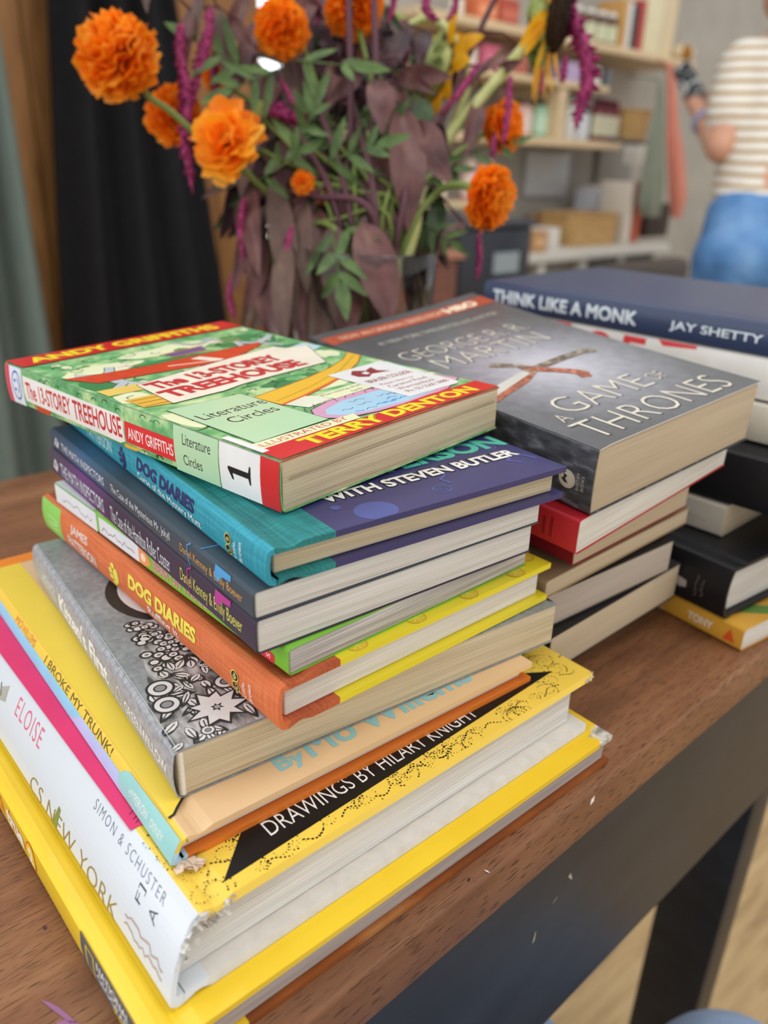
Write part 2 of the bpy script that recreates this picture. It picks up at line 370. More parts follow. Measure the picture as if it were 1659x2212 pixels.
    def tris(s, face, vs, fs, m):
        mp = s.mapf(face); vs = [(a / 1e3, b / 1e3) for a, b in vs]
        if s.maxlen and face == 'top' or (face in ('spine', 'stand') and s.bul > .0002):
            ml = s.maxlen if face == 'top' else .0022; bm = bmesh.new(); bv = [bm.verts.new((a, b, 0)) for a, b in vs]
            for f in fs:
                try: bm.faces.new([bv[i] for i in f])
                except ValueError: pass
            bmesh.ops.triangulate(bm, faces=bm.faces[:])
            for _ in range(8):
                es = [e for e in bm.edges if e.calc_length() > ml]
                if not es: break
                bmesh.ops.subdivide_edges(bm, edges=es, cuts=1); bmesh.ops.triangulate(bm, faces=bm.faces[:])
            bm.verts.index_update(); vs = [(v.co.x, v.co.y) for v in bm.verts]; fs = [[v.index for v in f.verts] for f in bm.faces]; bm.free()
        x1, y1 = {'top': (s.W, s.H), 'spine': (s.Hs, s.t), 'stand': (s.t, s.Hs), 'tail': (s.W, s.t)}[face]; e = .0002
        if any(a < e or a > x1 - e or b < e or b > y1 - e for a, b in vs):      # keep the print inside its face
            nv, nf = [], []
            for f in fs:
                p = [vs[i] for i in f]
                for ax, lim, sg in ((0, e, 1), (0, x1 - e, -1), (1, e, 1), (1, y1 - e, -1)):
                    q = []
                    for i in range(len(p)):
                        u, v = p[i - 1], p[i]; du, dv = (u[ax] - lim) * sg, (v[ax] - lim) * sg
                        if (du < 0) != (dv < 0): k = du / (du - dv); q.append((u[0] + (v[0] - u[0]) * k, u[1] + (v[1] - u[1]) * k))
                        if dv >= 0: q.append(v)
                    p = q
                    if not p: break
                if len(p) > 2: nf.append(list(range(len(nv), len(nv) + len(p)))); nv += p
            vs, fs = nv, nf
            if not fs: return
        s.cur.add([mp(a, b) for a, b in vs], fs, m)
    def txt(s, face, st, x, y, w, h, m, bold=0, shear=0, space=1, curve=0, rot=0):
        if bold > .008 and 'M' in st:                        # heavy strokes: the light letters printed four times, a hair apart
            text2d(st, 0, shear, space); dx, dy = DIM[(st, 0, shear, space)]; bx, by = bold / (dx + 2 * bold) * w, bold / (dy + 2 * bold) * h
            for i, j in ((0, 0), (2, 0), (0, 2), (2, 2), (1, 0), (1, 2), (0, 1), (2, 1)): s.txt(face, st, x + i * bx, y + j * by, w - 2 * bx, h - 2 * by, m, 0, shear, space, curve, rot)
            return
        vs, fs = text2d(st, bold, shear, space)
        ca, sa = math.cos(rot), math.sin(rot); out = []
        for a, b in vs:
            u, v = a * w, b * h + curve * (1 - (2 * a - 1) ** 2); out.append((x + u * ca - v * sa, y + u * sa + v * ca))
        s.tris(face, out, fs, m)
    def poly(s, face, pts, m):
        f = tessellate_polygon([[Vector((a, b, 0)) for a, b in pts]]); s.tris(face, pts, [tuple(x) for x in f], m)
    def rect(s, face, x0, y0, x1, y1, m): s.poly(face, [(x0, y0), (x1, y0), (x1, y1), (x0, y1)], m)
    def line(s, face, pts, wd, m, closed=False):
        pts = [Vector((a, b)) for a, b in pts]; n = len(pts); vs = []; fs = []
        for i in range(n):
            d = (pts[(i + 1) % n] - pts[i - 1]) if closed else (pts[min(i + 1, n - 1)] - pts[max(i - 1, 0)])
            d = d.normalized() if d.length else Vector((1, 0)); q = Vector((-d.y, d.x)) * wd / 2; vs += [tuple(pts[i] + q), tuple(pts[i] - q)]
        for i in range(n if closed else n - 1): j = (i + 1) % n; fs.append((2 * i, 2 * i + 1, 2 * j + 1, 2 * j))
        s.tris(face, vs, fs, m)
    def circ(s, face, cx, cy, rx, ry, m, ring=None, n=28, ph=0, wob=0):
        pt = lambda k, q: (cx + q * rx * (1 + wob * math.sin(5 * 2 * PI * k / n + ph)) * math.cos(2 * PI * k / n + ph), cy + q * ry * (1 + wob * math.sin(5 * 2 * PI * k / n + ph)) * math.sin(2 * PI * k / n + ph))
        if ring is None: s.tris(face, [(cx, cy)] + [pt(k, 1) for k in range(n)], [(0, k + 1, (k + 1) % n + 1) for k in range(n)], m)
        else: s.tris(face, [pt(k, q) for k in range(n) for q in (1, ring)], [(2 * k, 2 * k + 1, 2 * ((k + 1) % n) + 1, 2 * ((k + 1) % n)) for k in range(n)], m)
    def part(s, name=None):                                  # prints from here on go to a part of their own (a sticker); no name = back to the cover
        s.cur = s.c
        if name: s.cur = MB(); s.parts.append((name, s.cur))
    def done(s, cover='cover', fn=None):
        s.c.build(cover, s.root, fn=fn)
        for n, b in s.parts: b.build(n, s.root, fn=fn)
        return s.root

BLACK = M('#161616', .5); WHITE = M('#eceae6', .5); YEL = M('#f2cf2e', .42, .03, coat=.2)
def bp(*a): return Book(*a)

# --- 1 bottom of the near stack: big yellow hardback with wild corner wear
def worn_yellow():
    m = bpy.data.materials.new('worn yellow board'); m.use_nodes = True; t = m.node_tree; b = t.nodes['Principled BSDF']
    tc = t.nodes.new('ShaderNodeTexCoord'); v = tc.outputs['Object']
    d = t.nodes.new('ShaderNodeVectorMath'); d.operation = 'DISTANCE'; d.inputs[1].default_value = (.2208, 0, .016); t.links.new(v, d.inputs[0])
    f = mth(t, 'ADD', d.outputs['Value'], mth(t, 'MULTIPLY', mth(t, 'SUBTRACT', nz(t, v, 260), .5), .016))
    mr = t.nodes.new('ShaderNodeMapRange'); mr.inputs['From Min'].default_value = .0085; mr.inputs['From Max'].default_value = .0095; t.links.new(f, mr.inputs['Value'])
    g = t.nodes.new('ShaderNodeValToRGB'); g.color_ramp.elements[0].color = lin('#e9bd1c'); g.color_ramp.elements[1].color = lin('#f5d52f'); t.links.new(nz(t, v, 30), g.inputs['Fac'])
    h = t.nodes.new('ShaderNodeValToRGB'); h.color_ramp.elements[0].color = lin('#8c8878'); h.color_ramp.elements[0].position = .35; h.color_ramp.elements[1].color = lin('#dcd9d0'); h.color_ramp.elements[1].position = .6; t.links.new(nz(t, v, 300), h.inputs['Fac'])
    mx = t.nodes.new('ShaderNodeMix'); mx.data_type = 'RGBA'; t.links.new(mr.outputs['Result'], mx.inputs['Factor']); t.links.new(h.outputs['Color'], mx.inputs['A']); t.links.new(g.outputs['Color'], mx.inputs['B'])
    t.links.new(mx.outputs['Result'], b.inputs['Base Color']); b.inputs['Roughness'].default_value = .38; b.inputs['Coat Weight'].default_value = .2; return m
M_ny = worn_yellow(); M_orb = ramp_mat('scuffed orange brown board', [(.35, '#6d3a1c'), (.55, '#9a5524'), (.75, '#c9965c')], lambda t, v: nz(t, v, 45, (.4, 1, 1), 5), rough=.5)
N = Book('hardback_book', 'big yellow hardback at the bottom of the nearest stack, spine lettered true 2', 221, 205, 15.6, -.0591, .1433, .0003, 41.59)
N.hard(lambda x, z: M_orb if (z < .004 and x > .03) else M_ny, breaks=(30,), pages=page_mat('mauve grey pages', '#a59a95', '#bcb2ad', '#8d827c'), gx=10, bulge=.6, over=2.2)
OR = M('#e8722a', .45)
for st, x, w_, c in (('weird', 25, 27, '#d8d8c8'), ('but', 56, 16, '#f0a531'), ('true', 76, 20, '#f4f1ea')):
    N.txt('spine', st, x - .6, 4.0, w_ + 1.4, 9.2, OR, bold=.16)
    N.txt('spine', st, x, 4.6, w_, 8, M(c, .45), bold=.05)
N.circ('spine', 103.5, 8, 5.2, 6.4, OR); N.circ('spine', 103.5, 8, 4.3, 5.5, M('#f2cf2e', .42)); N.txt('spine', '2', 101.4, 4.2, 4.2, 7.6, WHITE, bold=.05)
N.rect('spine', 151, .6, 204, 15, M('#5d6064', .45, .12, 250))
N.line('spine', [(155.5, 3.6), (161.5, 3.6), (161.5, 12.4), (155.5, 12.4)], 1.0, M('#f0c81e', .45), True)
N.txt('spine', 'NATIONAL', 164, 9.6, 24, 3.6, WHITE, bold=.01); N.txt('spine', 'GEOGRAPHIC', 164, 5.2, 30, 3.6, WHITE, bold=.01); N.txt('spine', 'KIDS', 175, 1.2, 12, 3.6, M('#f0c81e', .45), bold=.04)
N.done()

# --- 2 thick white-spined hardback with a yellow doodled cover
def tatter(base1, base2):
    m = bpy.data.materials.new('torn cover edge'); m.use_nodes = True; t = m.node_tree; b = t.nodes['Principled BSDF']
    tc = t.nodes.new('ShaderNodeTexCoord'); v = tc.outputs['Object']; sp = t.nodes.new('ShaderNodeSeparateXYZ'); t.links.new(v, sp.inputs[0])
    return m
M_ey = M('#f0cd50', .45, .03, 40, coat=.15)
M_ew = M('#d2d8df', .32, .02, 20, coat=.3)
M_paper = M('#d2cfc9', .8, .08, 200, bump=.4)
EB = Book('hardback_book', 'thick white spined hardback with yellow doodled cover on the big yellow book', 204, 258, 20.7, -.0540, .1722, .01615, 41.67)
EB.step = .000003; EB.Hs = .290
EB.hard(lambda x, z: M_paper if (z < .0185 and x > .012) else (M_ew if (x < .0016 or z < .01) else M_ey), breaks=(60,), pages=PG_grey, gx=9, groove=1.0, bulge=2.2, over=6, board=2.6)
PINK = M('#e0366e', .4)
EB.poly('top', [(.2, 44), (13, 44), (13, 257.5), (.2, 257.5)], PINK)
for k, yy in enumerate((46, 48, 51)): EB.line('top', [(3, yy), (9, yy + 3)], .35, BLACK)
EB.hold = True
def dots(path, wd=.65, step=1.5, gapf=.62):
    path = [Vector(p) for p in path]
    acc = 0; seg = []
    d = 0
    for i in range(len(path) - 1):
        a, b_ = path[i], path[i + 1]; L = (b_ - a).length
        while d < L:
            p = a + (b_ - a) * (d / L); q = a + (b_ - a) * min(1, (d + step * gapf) / L); seg.append((p, q)); d += step
        d -= L
    vs = []; fs = []
    for p, q in seg:
        u = (q - p); n = Vector((-u.y, u.x)).normalized() * wd / 2 if u.length > 1e-6 else Vector((0, wd / 2)); k = len(vs)
        vs += [tuple(p + n), tuple(p - n), tuple(q - n), tuple(q + n)]; fs.append((k, k + 1, k + 2, k + 3))
    EB.tris('top', vs, fs, M('#1f1a10', .5))
def spiral(cx, cy, r0, r1, turns, ph, sg=1):
    return [(cx + (r0 + (r1 - r0) * k / 40) * math.cos(ph + sg * turns * 2 * PI * k / 40), cy + (r0 + (r1 - r0) * k / 40) * .8 * math.sin(ph + sg * turns * 2 * PI * k / 40)) for k in range(41)]
rr = random.Random(3)
for i in range(60):
    cx, cy = (rr.uniform(3, 28), rr.uniform(3, 42)) if i < 22 else ((rr.uniform(28, 180), rr.uniform(1.5, 9)) if i < 46 else (rr.uniform(170, 200), rr.uniform(4, 60)))
    r = rr.uniform(3.5, 8); q_ = [p for p in spiral(cx, cy, r, r * .3, rr.uniform(.7, 1.5), rr.uniform(0, 6), rr.choice((-1, 1)))]
    run = []
    for p in q_ + [(-1, -1)]:
        if .6 < p[1] and .6 < p[0] < 203.4: run.append(p)
        else:
            if len(run) > 2: dots(run, .6, 1.25)
            run = []
for cx, cy, r in ((8, 30, 5.5), (17, 27, 7), (8, 14, 5), (5, 22, 4), (40, 3.6, 2.8), (56, 5, 3.4), (72, 4.2, 3), (88, 6, 4), (104, 5, 3.4), (118, 7, 4.2), (132, 5.2, 3), (150, 6.5, 4), (168, 5, 3.2), (184, 8, 5), (193, 20, 7), (188, 34, 6), (196, 46, 5), (14, 38, 4), (181, 26, 3.6), (26, 3, 2.4)):
    dots(spiral(cx, cy, r, r * .25, 1.6, rr.uniform(0, 6), rr.choice((-1, 1))))
    dots([(cx + r * 1.2 + i * 1.2, cy - 1 + 1.5 * math.sin(i * .6 + cx)) for i in range(8)])
EB.hold = False; EB.lift += .00001
EB.poly('top', [(13.5, 5.2), (190, 12.2), (176, 21), (31, 21.5)], M('#131313', .35))
EB.txt('top', 'DRAWINGS BY HILARY KNIGHT', 36, 11.6, 104, 7.2, WHITE, rot=.0, bold=-.006)
EB.txt('spine', 'ELOISE', 143, 13.2, 30, 5.2, M('#d9657f', .45), shear=-.2, space=1.2, bold=-.004)
EB.poly('spine', [(124, 15), (131, 17.5), (133, 13), (126, 11.5)], M('#a9a69a', .5)); EB.line('spine', [(123, 16), (127, 13)], .6, BLACK)
EB.txt('spine', 'SIMON & SCHUSTER', 222, 16.8, 54, 2.4, M('#6b7682', .45), space=1.3, bold=-.012)
for st, yy in (('F]', 24), ('A', 15.0)): EB.txt('stand', st, 12, yy - 32 + 32, 3.0 if st == 'A' else 3.8, 4.6, M('#3c4046', .45), bold=-.012)
GOLD = M('#9a8137', .4)
EB.txt('spine', "CS NEW YORK", 172, .35, 80, 5.6, GOLD, shear=.25, space=1.05, bold=-.014)
EB.poly('spine', [(196, 1), (200, 8), (202, 7.6), (200, 1)], M('#7d8c3a', .5))
scrawl(EB, 'spine', 258, 3.6, 26, 5, M('#b79a86', .45), 2)
TT = EB.t
def eshear(p):
    k = 1 - p.z / TT
    # torn tail corners of the spine: crumple a little
    j = Vector((0, 0, 0))
    return Vector((p.x - .0137 * k, p.y - .0090 * k, p.z))
EB.done(fn=eshear)
# torn paper tufts and the grey bumped tape at the cover corners belong to this book
tfs = [MB(), MB()]
for (x, y, z, r) in ((.001, -.0005, .019, .0028), (.004, -.0008, .0175, .0024), (.0085, -.001, .0168, .002), (-.003, -.002, .0155, .0022), (-.006, -.004, .012, .0017), (.0125, -.0004, .0186, .0016), (.2025, .0004, .0196, .0016), (.199, -.0004, .0186, .0014)):
    tf = tfs[x > .1]
    for k in range(7):
        c = Vector((x, y, z)) + Vector((rr.uniform(-1, 1), rr.uniform(-.3, .3), rr.uniform(-1, 1))) * r
        d = Vector((rr.uniform(-1, 1), rr.uniform(-.9, -.1), rr.uniform(-1, .6))).normalized() * r * 1.3; q = d.cross(Vector((rr.random(), rr.random(), rr.random()))).normalized() * r * .6
        tf.add([c - q, c + q, c + d + q * .4, c + d - q * .6], [(0, 1, 2, 3)], M('#dad7d2', .85, .05))
for tf in tfs: tag(tf.build('torn_edge', EB.root), 'frayed white paper at the torn cover edge')

# --- 3 thin picture book, tan and yellow cover over an orange back board
M_tan = M('#e3c093', .4, .03, 50, coat=.15); M_wy = M('#f0d24a', .38, .03, coat=.2); M_wo = M('#dd7a2c', .42, .04)
M_wsp = ramp_mat('yellow over sky blue spine', [(.0, '#a9dcf0'), (.28, '#bcd8f2'), (.30, '#eecb4f'), (.31, '#eecb4f')],
                 lambda t, v: (lambda s_: mth(t, 'ADD', mth(t, 'MULTIPLY', s_.outputs['Z'], 55), mth(t, 'MULTIPLY', s_.outputs['Y'], 0)))((lambda n: (t.links.new(v, n.inputs[0]), n)[1])(t.nodes.new('ShaderNodeSeparateXYZ'))), rough=.4)
WB = Book('picture_book', 'thin picture book with tan and yellow cover and orange back under the grey paperback', 172.4, 235.5, 10.0, -.0648, .1898, .0370, 39.47)
WB.hard(lambda x, z: (M_wo if x > .004 else M_wsp) if z < .004 else (M_wsp if x < .0015 else M_tan), board=2.3, pages=PG_white, gx=8, groove=1.2, bulge=.8, over=3.5)
WB.c.mats[0:0] = []
WB.poly('top', [(.3, 11), (3, 11.5), (6, 14), (9.5, 16.4), (14, 22), (17, 36), (18, 60), (18, 235.2), (.3, 235.2)], M_wy)
WB.line('top', [(.5, 11), (3, 11.5), (6, 14), (9.5, 16.6), (14, 22.4), (17.2, 36), (18, 60)], 1.1, M('#26241f', .5))
WB.rect('top', .3, 226, 172, 235.2, M('#f28a2a', .4))
LB = M('#8fc4cb', .42)
WB.txt('top', 'By', 46, 5.3, 12, 9.5, LB, bold=.03); WB.txt('top', 'Mo', 59.5, 6.6, 22, 12, LB, bold=.02); WB.txt('top', 'Willems', 84.5, 6.2, 58, 12, LB, bold=.03)
WB.rect('spine', .3, .3, 190, 6.0, M('#8fd0ee', .4)); WB.poly('spine', [(140, .3), (196, .3), (196, 5.8), (150, 6)], M('#b9c6f0', .4))
WB.rect('spine', .3, 4.4, 8, 9.6, M('#f28a2a', .4)); WB.rect('spine', 0.3, 5.0, 30, 9.0, M('#8fd0dc', .4))
WB.txt('spine', 'MO', 62, 6.2, 9, 3, M('#e07a3a', .45)); WB.txt('spine', 'WILLEMS', 72, 6.2, 18, 3, M('#e08a4a', .45))
WB.txt('spine', 'I BROKE MY TRUNK!', 104, 6.3, 76, 3.0, M('#6f6230', .45))
WB.poly('spine', [(189, 4.6), (191, 7.6), (195, 9.2), (235.2, 9.6), (235.2, .6), (196, .6), (191, 2)], M('#9ad0cf', .42))
WB.txt('spine', 'HYPERION', 199, 3.4, 15, 3, WHITE); WB.txt('spine', 'DISNEY', 217, 3.2, 9.5, 2.8, WHITE)
def wshear(p): return Vector((p.x + .0042 * (p.z / WB.t) * max(0, 1 - max(p.x, 0) / .03), p.y, p.z))
WB.done(fn=wshear)
wt = MB()
for k in range(14):
    c = Vector((.004 + rr.uniform(-.003, .004), -.001 + rr.uniform(-.002, .001), .0008 + rr.uniform(0, .0012))); d = Vector((rr.uniform(-.4, 1), -1, rr.uniform(-.3, .2))).normalized() * .003; q = Vector((.0014, rr.uniform(-.001, .001), rr.uniform(-.0006, .0006)))
    wt.add([c - q, c + q, c + d + q * .5, c + d - q], [(0, 1, 2, 3)], M('#d9c2ae', .85))
tag(wt.build('torn_edge', WB.root), 'frayed paper at the torn spine foot')

# --- 4 grey paperback with a black and white drawn cover
M_kg = ramp_mat('soft grey pastel print', [(.25, '#6f7478'), (.5, '#8e9396'), (.75, '#a9adaf')], lambda t, v: mth(t, 'ADD', mth(t, 'MULTIPLY', nz(t, v, 420, (1, 1, 1), 3), .55), mth(t, 'MULTIPLY', nz(t, v, 45), .45)), rough=.38)
M_ks = ramp_mat('pale grey pastel spine', [(.25, '#878b92'), (.75, '#b7babf')], lambda t, v: nz(t, v, 420, (1, 1, 1), 3), rough=.38)
INK = M('#2b2e2d', .45); CHALK = M('#dcd9d8', .45, .05, 200); MIDG = ramp_mat('charcoal hatching', [(.35, '#4d504f'), (.65, '#c7c4c4')], lambda t, v: nz(t, v, 260, (1, .3, 1), 3), rough=.45)
KB = Book('paperback_book', 'thick grey paperback with black and white flower drawing on its cover', 182, 185, 20, -.0669, .2096, .0472, 36.09)
KB.step = .000003
KB.soft(lambda x, z: M_ks if x < .002 else M_kg, thick=.5, bulge=1.4, pages=PG_cream)
KB.circ('top', 42, 108, 29, 31, INK, n=40); KB.circ('top', 43.5, 108, 25, 28, CHALK, n=40)
KB.poly('top', [(.6, .5), (70, .5), (70, 52), (38, 66), (26, 84), (17.5, 86), (15, 74), (11, 62), (8.5, 48), (3, 33), (1, 26)], MIDG)
l0 = KB.lift
for k in range(80):
    if k % 12 == 0: KB.lift = l0
    v_ = rr.random(); y_ = 46 + v_ * 40; x_ = 12 + (1 - abs(v_ - .3)) * rr.uniform(0, 22) + (86 - y_) * .02
    r_ = rr.uniform(1.7, 2.9)
    KB.circ('top', x_, y_, r_ * 1.1, r_, INK, n=12, wob=.06); KB.circ('top', x_, y_, r_ * .72, r_ * .62, CHALK, n=12); 
    if k % 2: KB.circ('top', x_, y_, r_ * .32, r_ * .26, M('#77757a', .5), n=9)
KB.lift = l0 + 37 * KB.step
def leaf2(x, y, l, wd, an):
    ca, sa = math.cos(an), math.sin(an)
    prof = [(0, 0), (.25, .42), (.55, .5), (.8, .3), (1, 0), (.8, -.3), (.55, -.5), (.25, -.42)]
    for sc, m in ((1, INK), (.74, CHALK)):
        KB.poly('top', [(x + (p * sc + .13 * (1 - sc)) * l * ca - q * wd * sc * sa, y + (p * sc + .13 * (1 - sc)) * l * sa + q * wd * sc * ca) for p, q in prof], m)
    KB.line('top', [(x + .2 * l * ca, y + .2 * l * sa), (x + .75 * l * ca, y + .75 * l * sa)], .5, INK)
l0 = KB.lift
for i in range(110):
    if i % 16 == 0: KB.lift = l0
    yy = rr.uniform(2, 46); xx = rr.uniform(3 + max(0, yy - 28) * .45, 64); leaf2(xx, min(yy, 44), rr.uniform(6, 11), rr.uniform(3, 4.6), rr.uniform(0, 6.28))
KB.lift = l0 + 49 * KB.step
for cx, cy, r in ((9, 36, 5.4), (7.5, 25.5, 5.4), (31, 27, 4.6), (14, 4.4, 2.6)):
    KB.circ('top', cx, cy, r, r, INK, n=24); KB.circ('top', cx, cy, r * .82, r * .8, CHALK, n=24); KB.circ('top', cx, cy, r * .48, r * .44, INK, n=20); KB.circ('top', cx, cy, r * .36, r * .32, M('#8c8e90', .5), n=16)
star = lambda cx, cy, R, r, n, ph: [(cx + (R if k % 2 else r) * math.cos(PI * k / n + ph) * (1 + .12 * math.sin(k * 2.3)), cy + (R if k % 2 else r) * math.sin(PI * k / n + ph) * (1 + .12 * math.sin(k * 1.7))) for k in range(2 * n)]
KB.poly('top', star(22, 14.5, 11.5, 7.5, 9, .2), INK); KB.poly('top', star(22, 14.5, 10, 6.2, 9, .2), CHALK); KB.poly('top', star(22, 14.5, 2.6, 1.3, 6, 0), INK); KB.circ('top', 22, 14.5, 1.1, 1.0, M('#aaa8a8', .5))
KB.poly('top', star(47, 12, 9, 5, 8, .5), INK); KB.poly('top', star(47, 12, 7.6, 4, 8, .5), CHALK); KB.poly('top', star(60, 36, 9, 5, 8, .1), INK); KB.poly('top', star(60, 36, 7.4, 4, 8, .1), CHALK)
KB.line('top', [(1.4, .6), (1.4, 184)], .25, M('#d6d6d6', .5))
KB.txt('spine', 'HENKES', 18, 7, 24, 7, M('#d8d8da', .4), bold=.02); KB.txt('spine', "Kitten's First", 48, 6.2, 70, 9.6, M('#f1f1f1', .4), bold=.035)
KB.circ('spine', 131, 10, 3, 4, M('#d5d5d8', .4), ring=.8); KB.txt('spine', 'GREENWILLOW', 137, 7, 43, 5.2, M('#f1f1f1', .4), bold=.02)
KB.poly('top', [(168, 30), (181.6, 2), (181.6, 60)], INK)
for k in range(9): KB.poly('top', star(rr.uniform(160, 178), rr.uniform(4, 60), 5, 2.6, 7, rr.random()), CHALK)
KB.done()
kc = MB()
for i in range(22): kc.ball((.0022, .0006, .0012 + i * .00082), (.0011, .0009, .00052), M('#e6e0d2', .8, .05), 7, 5)
tag(kc.build('headband', KB.root), 'pale twisted thread band at the spine foot')

# --- 5 orange spined hardback with yellow sides
def cloth(col1, col2, nm): return ramp_mat(nm, [(.35, col1), (.65, col2)], lambda t, v: mth(t, 'MULTIPLY', mth(t, 'ADD', nz(t, v, 1, (900, 60, 900), 0), nz(t, v, 1, (60, 1500, 60), 0)), .5), rough=.6, bump=.3)
M_oc = cloth('#a9502f', '#c4653f', 'orange book cloth'); M_os = cloth('#cf6a3d', '#e07c4c', 'orange spine cloth')
M_y2 = M('#e6d62c', .4, .02, coat=.2); M_y3 = M('#cfae2e', .4, .03)
D2 = Book('hardback_book', 'orange spined hardback with yellow patterned boards on the grey paperback', 146.1, 212.9, 18.8, -.0325, .2210, .0679, 42.32)
D2.hard(lambda x, z: M_os if x < .0016 else (M_oc if x < .0255 else M_y2), breaks=(25.5,), pages=PG_white, gx=8, bulge=1.6, over=3.5, board=2.6)
for i in range(8):
    cx = 36 + i * 15; cy = 4 + (i % 2) * 7
    D2.circ('top', cx, cy, 4.6, 4.2, M_y3, n=20); D2.circ('top', cx, cy, 3.9, 3.5, M('#dcbd35', .4), n=20)
    for k in range(4): a = k * PI / 4; D2.line('top', [(cx - 3.6 * math.cos(a), cy - 3.2 * math.sin(a)), (cx + 3.6 * math.cos(a), cy + 3.2 * math.sin(a))], .35, M('#e9dd55', .4))
    D2.poly('top', [(cx + 6, cy + 3), (cx + 10, cy + 7), (cx + 9, cy + 1)], M_y3)
def paw(B_, face, x, y, s_, m, flip=1):
    B_.circ(face, x, y, 2.6 * s_, 1.9 * s_, m, n=14)
    for dx, dy in ((-2.9, 1.6), (-1.1, 3.1), (1.0, 3.2), (2.9, 1.9)): B_.circ(face, x + dx * s_, y + dy * s_ * flip, .95 * s_, 1.25 * s_, m, n=10)
M_gr = M('#8fd062', .45); YT = M('#f3e05a', .4)
D2.rect('spine', .2, .8, 24, 18, M_gr); scrawl(D2, 'spine', 8, 4, 12, 8, M('#c4ecaa', .45), 3)
D2.txt('spine', 'JAMES', 37, 10, 20, 5.6, M('#f5d9cc', .42), bold=.03); D2.txt('spine', 'PATTERSON', 33, 3.2, 32, 5.6, M('#f5d9cc', .42), bold=.03)
paw(D2, 'stand', 8, 212.9 - 87, 1.5, YT, 1)
D2.txt('spine', 'DOG DIARIES', 100, 8.2, 58, 6.8, YT, bold=.05); D2.txt('spine', 'Ruffing It', 117, 2.2, 26, 5, M('#f7e6dc', .42), bold=.02)
def lbrown(B_, y, col):
    for k, (st, z) in enumerate((('L', 4.6), ('B', 9.4))):
        B_.circ('stand', z, y, 2.4, 2.6, M('#f0d860', .4), n=18); B_.circ('stand', z, y, 2.0, 2.2, M('#1c1c1e', .4), n=18); B_.txt('stand', st, z - .7, y - 1.0, 1.4, 2.0, M('#f0e4a0', .4))
    B_.txt('stand', 'Little,', 3, y - 7, 7, 2.6, col); B_.txt('stand', 'Brown', 3, y - 11, 8, 2.6, col)
lbrown(D2, 212.9 - 186, M('#f5e6da', .42))
D2.done()

# --- 6 thin green paperback
M_g = M('#7cc23f', .4, .03, coat=.15); M_gw = M('#e4e8ee', .4)
G = Book('paperback_book', 'thin lime green paperback with white label strip under the purple paperback', 130, 195, 10.8, -.0307, .2268, .0868, 43.44)
G.soft(lambda x, z: M_g, bulge=.03, pages=page_mat('grey edged pages', '#aaa59f', '#d6d2cc', '#6f6a66'), thick=.4)
G.rect('spine', .3, .6, 47, 10.2, M_gw); G.rect('spine', 49.5, 1.2, 88, 9.4, M_gw); G.rect('top', .2, 150, 14, 194.6, M_gw); G.poly('top', [(5, 188), (14, 188), (14, 176), (5, 180)], M('#79b53a', .4)); G.rect('top', .2, 140, 20, 146, M('#dbd9e4', .4))
scrawl(G, 'spine', 8, 3.2, 34, 4.5, M('#7b8478', .45), 1); scrawl(G, 'spine', 52, 2.8, 32, 5.4, M('#77807c', .45), 1)
G.poly('spine', [(88, 1.5), (94, 1.6), (99, 4.2), (95, 8.6), (88, 9.2)], M('#ef9a62', .45)); G.circ('spine', 92, 5, 2.2, 2.0, M('#f3ddc8', .45), n=12)
G.txt('spine', 'BEAR ON THE LOOSE!', 101, 2.6, 54, 5, M('#e08fa6', .42), bold=.03)
G.poly('spine', [(178, 1), (187, 1), (187, 4.5), (180, 6)], M('#df3b45', .42)); G.txt('stand', 'S', 2, 10.5, 1.8, 2.4, WHITE)
G.line('top', [(.3, 22), (60, 22)], .3, M('#6cae36', .4))
G.done()

# --- 7, 8 a purple and a slate paperback of one series
def inspectors(lab, x, y, z, yaw, W, H, t, c1, c2, c3, title, acc, edge):
    m = ramp_mat('printed spine ' + acc.strip('#'), [(.08, c3), (.3, c2), (.52, c1), (1, c1)], lambda t_, v: (lambda n: (t_.links.new(v, n.inputs[0]), mth(t_, 'ADD', mth(t_, 'MULTIPLY', mth(t_, 'SUBTRACT', H / 1e3, n.outputs['Y']), 5.2), mth(t_, 'MULTIPLY', nz(t_, v, 40), .1)))[1])(t_.nodes.new('ShaderNodeSeparateXYZ')), rough=.42)
    b = Book('paperback_book', lab, W, H, t, x, y, z, yaw, group=None)
    b.soft(lambda x_, z_: m, bulge=.5, pages=PG_grey, thick=.4)
    h = t - 6
    b.poly('spine', [(6, t * .35), (9, t * .75), (13, t * .55), (11, t * .25)], M('#e3e3e6', .42)); b.circ('spine', 9.5, t * .5, 1.1, 1.6, M('#3a3846', .42))
    PT = M('#ccd0dc', .42)
    b.txt('spine', 'THE MATH INSPECTORS', 17, 3.4, 57, h - .5, PT, bold=.015); b.txt('spine', title, 82, 3, 60, h, M('#dfe3ea', .42), bold=-.005)
    b.txt('spine', 'Daniel Kenney & Emily Boever', 151, 2.8, 47, h * .95, M(edge, .42))
    b.poly('spine', [(179, t - .4), (190, t - .4), (190, t - 2.6), (184, t - 3.2), (181, t - 6.4), (178.5, t - 5.4)], M(acc, .4))
    b.line('spine', [(158, .5), (157, t - 2), (160, t - .3)], .7, M(acc, .4)); b.line('top', [(.5, 38), (18, 36), (30, 40)], .7, M(acc, .4))
    b.done(); return b
inspectors('purple spined paperback just below the slate blue paperback of its series', -.0404, .2227, .0978, 39.32, 133.7, 206.3, 13.2, '#41374a', '#6d3d7a', '#4a4152', 'The Case of the Hamilton Roller Coaster', '#b2408e', '#d8d36a')
inspectors('slate blue spined paperback just below the teal hardback', -.0408, .2224, .1112, 38.79, 136.4, 204.5, 10.5, '#414d58', '#3f6488', '#3c4a5e', 'The Case of the Mysterious Mr. Jekyll', '#4f9fd8', '#dba55e')

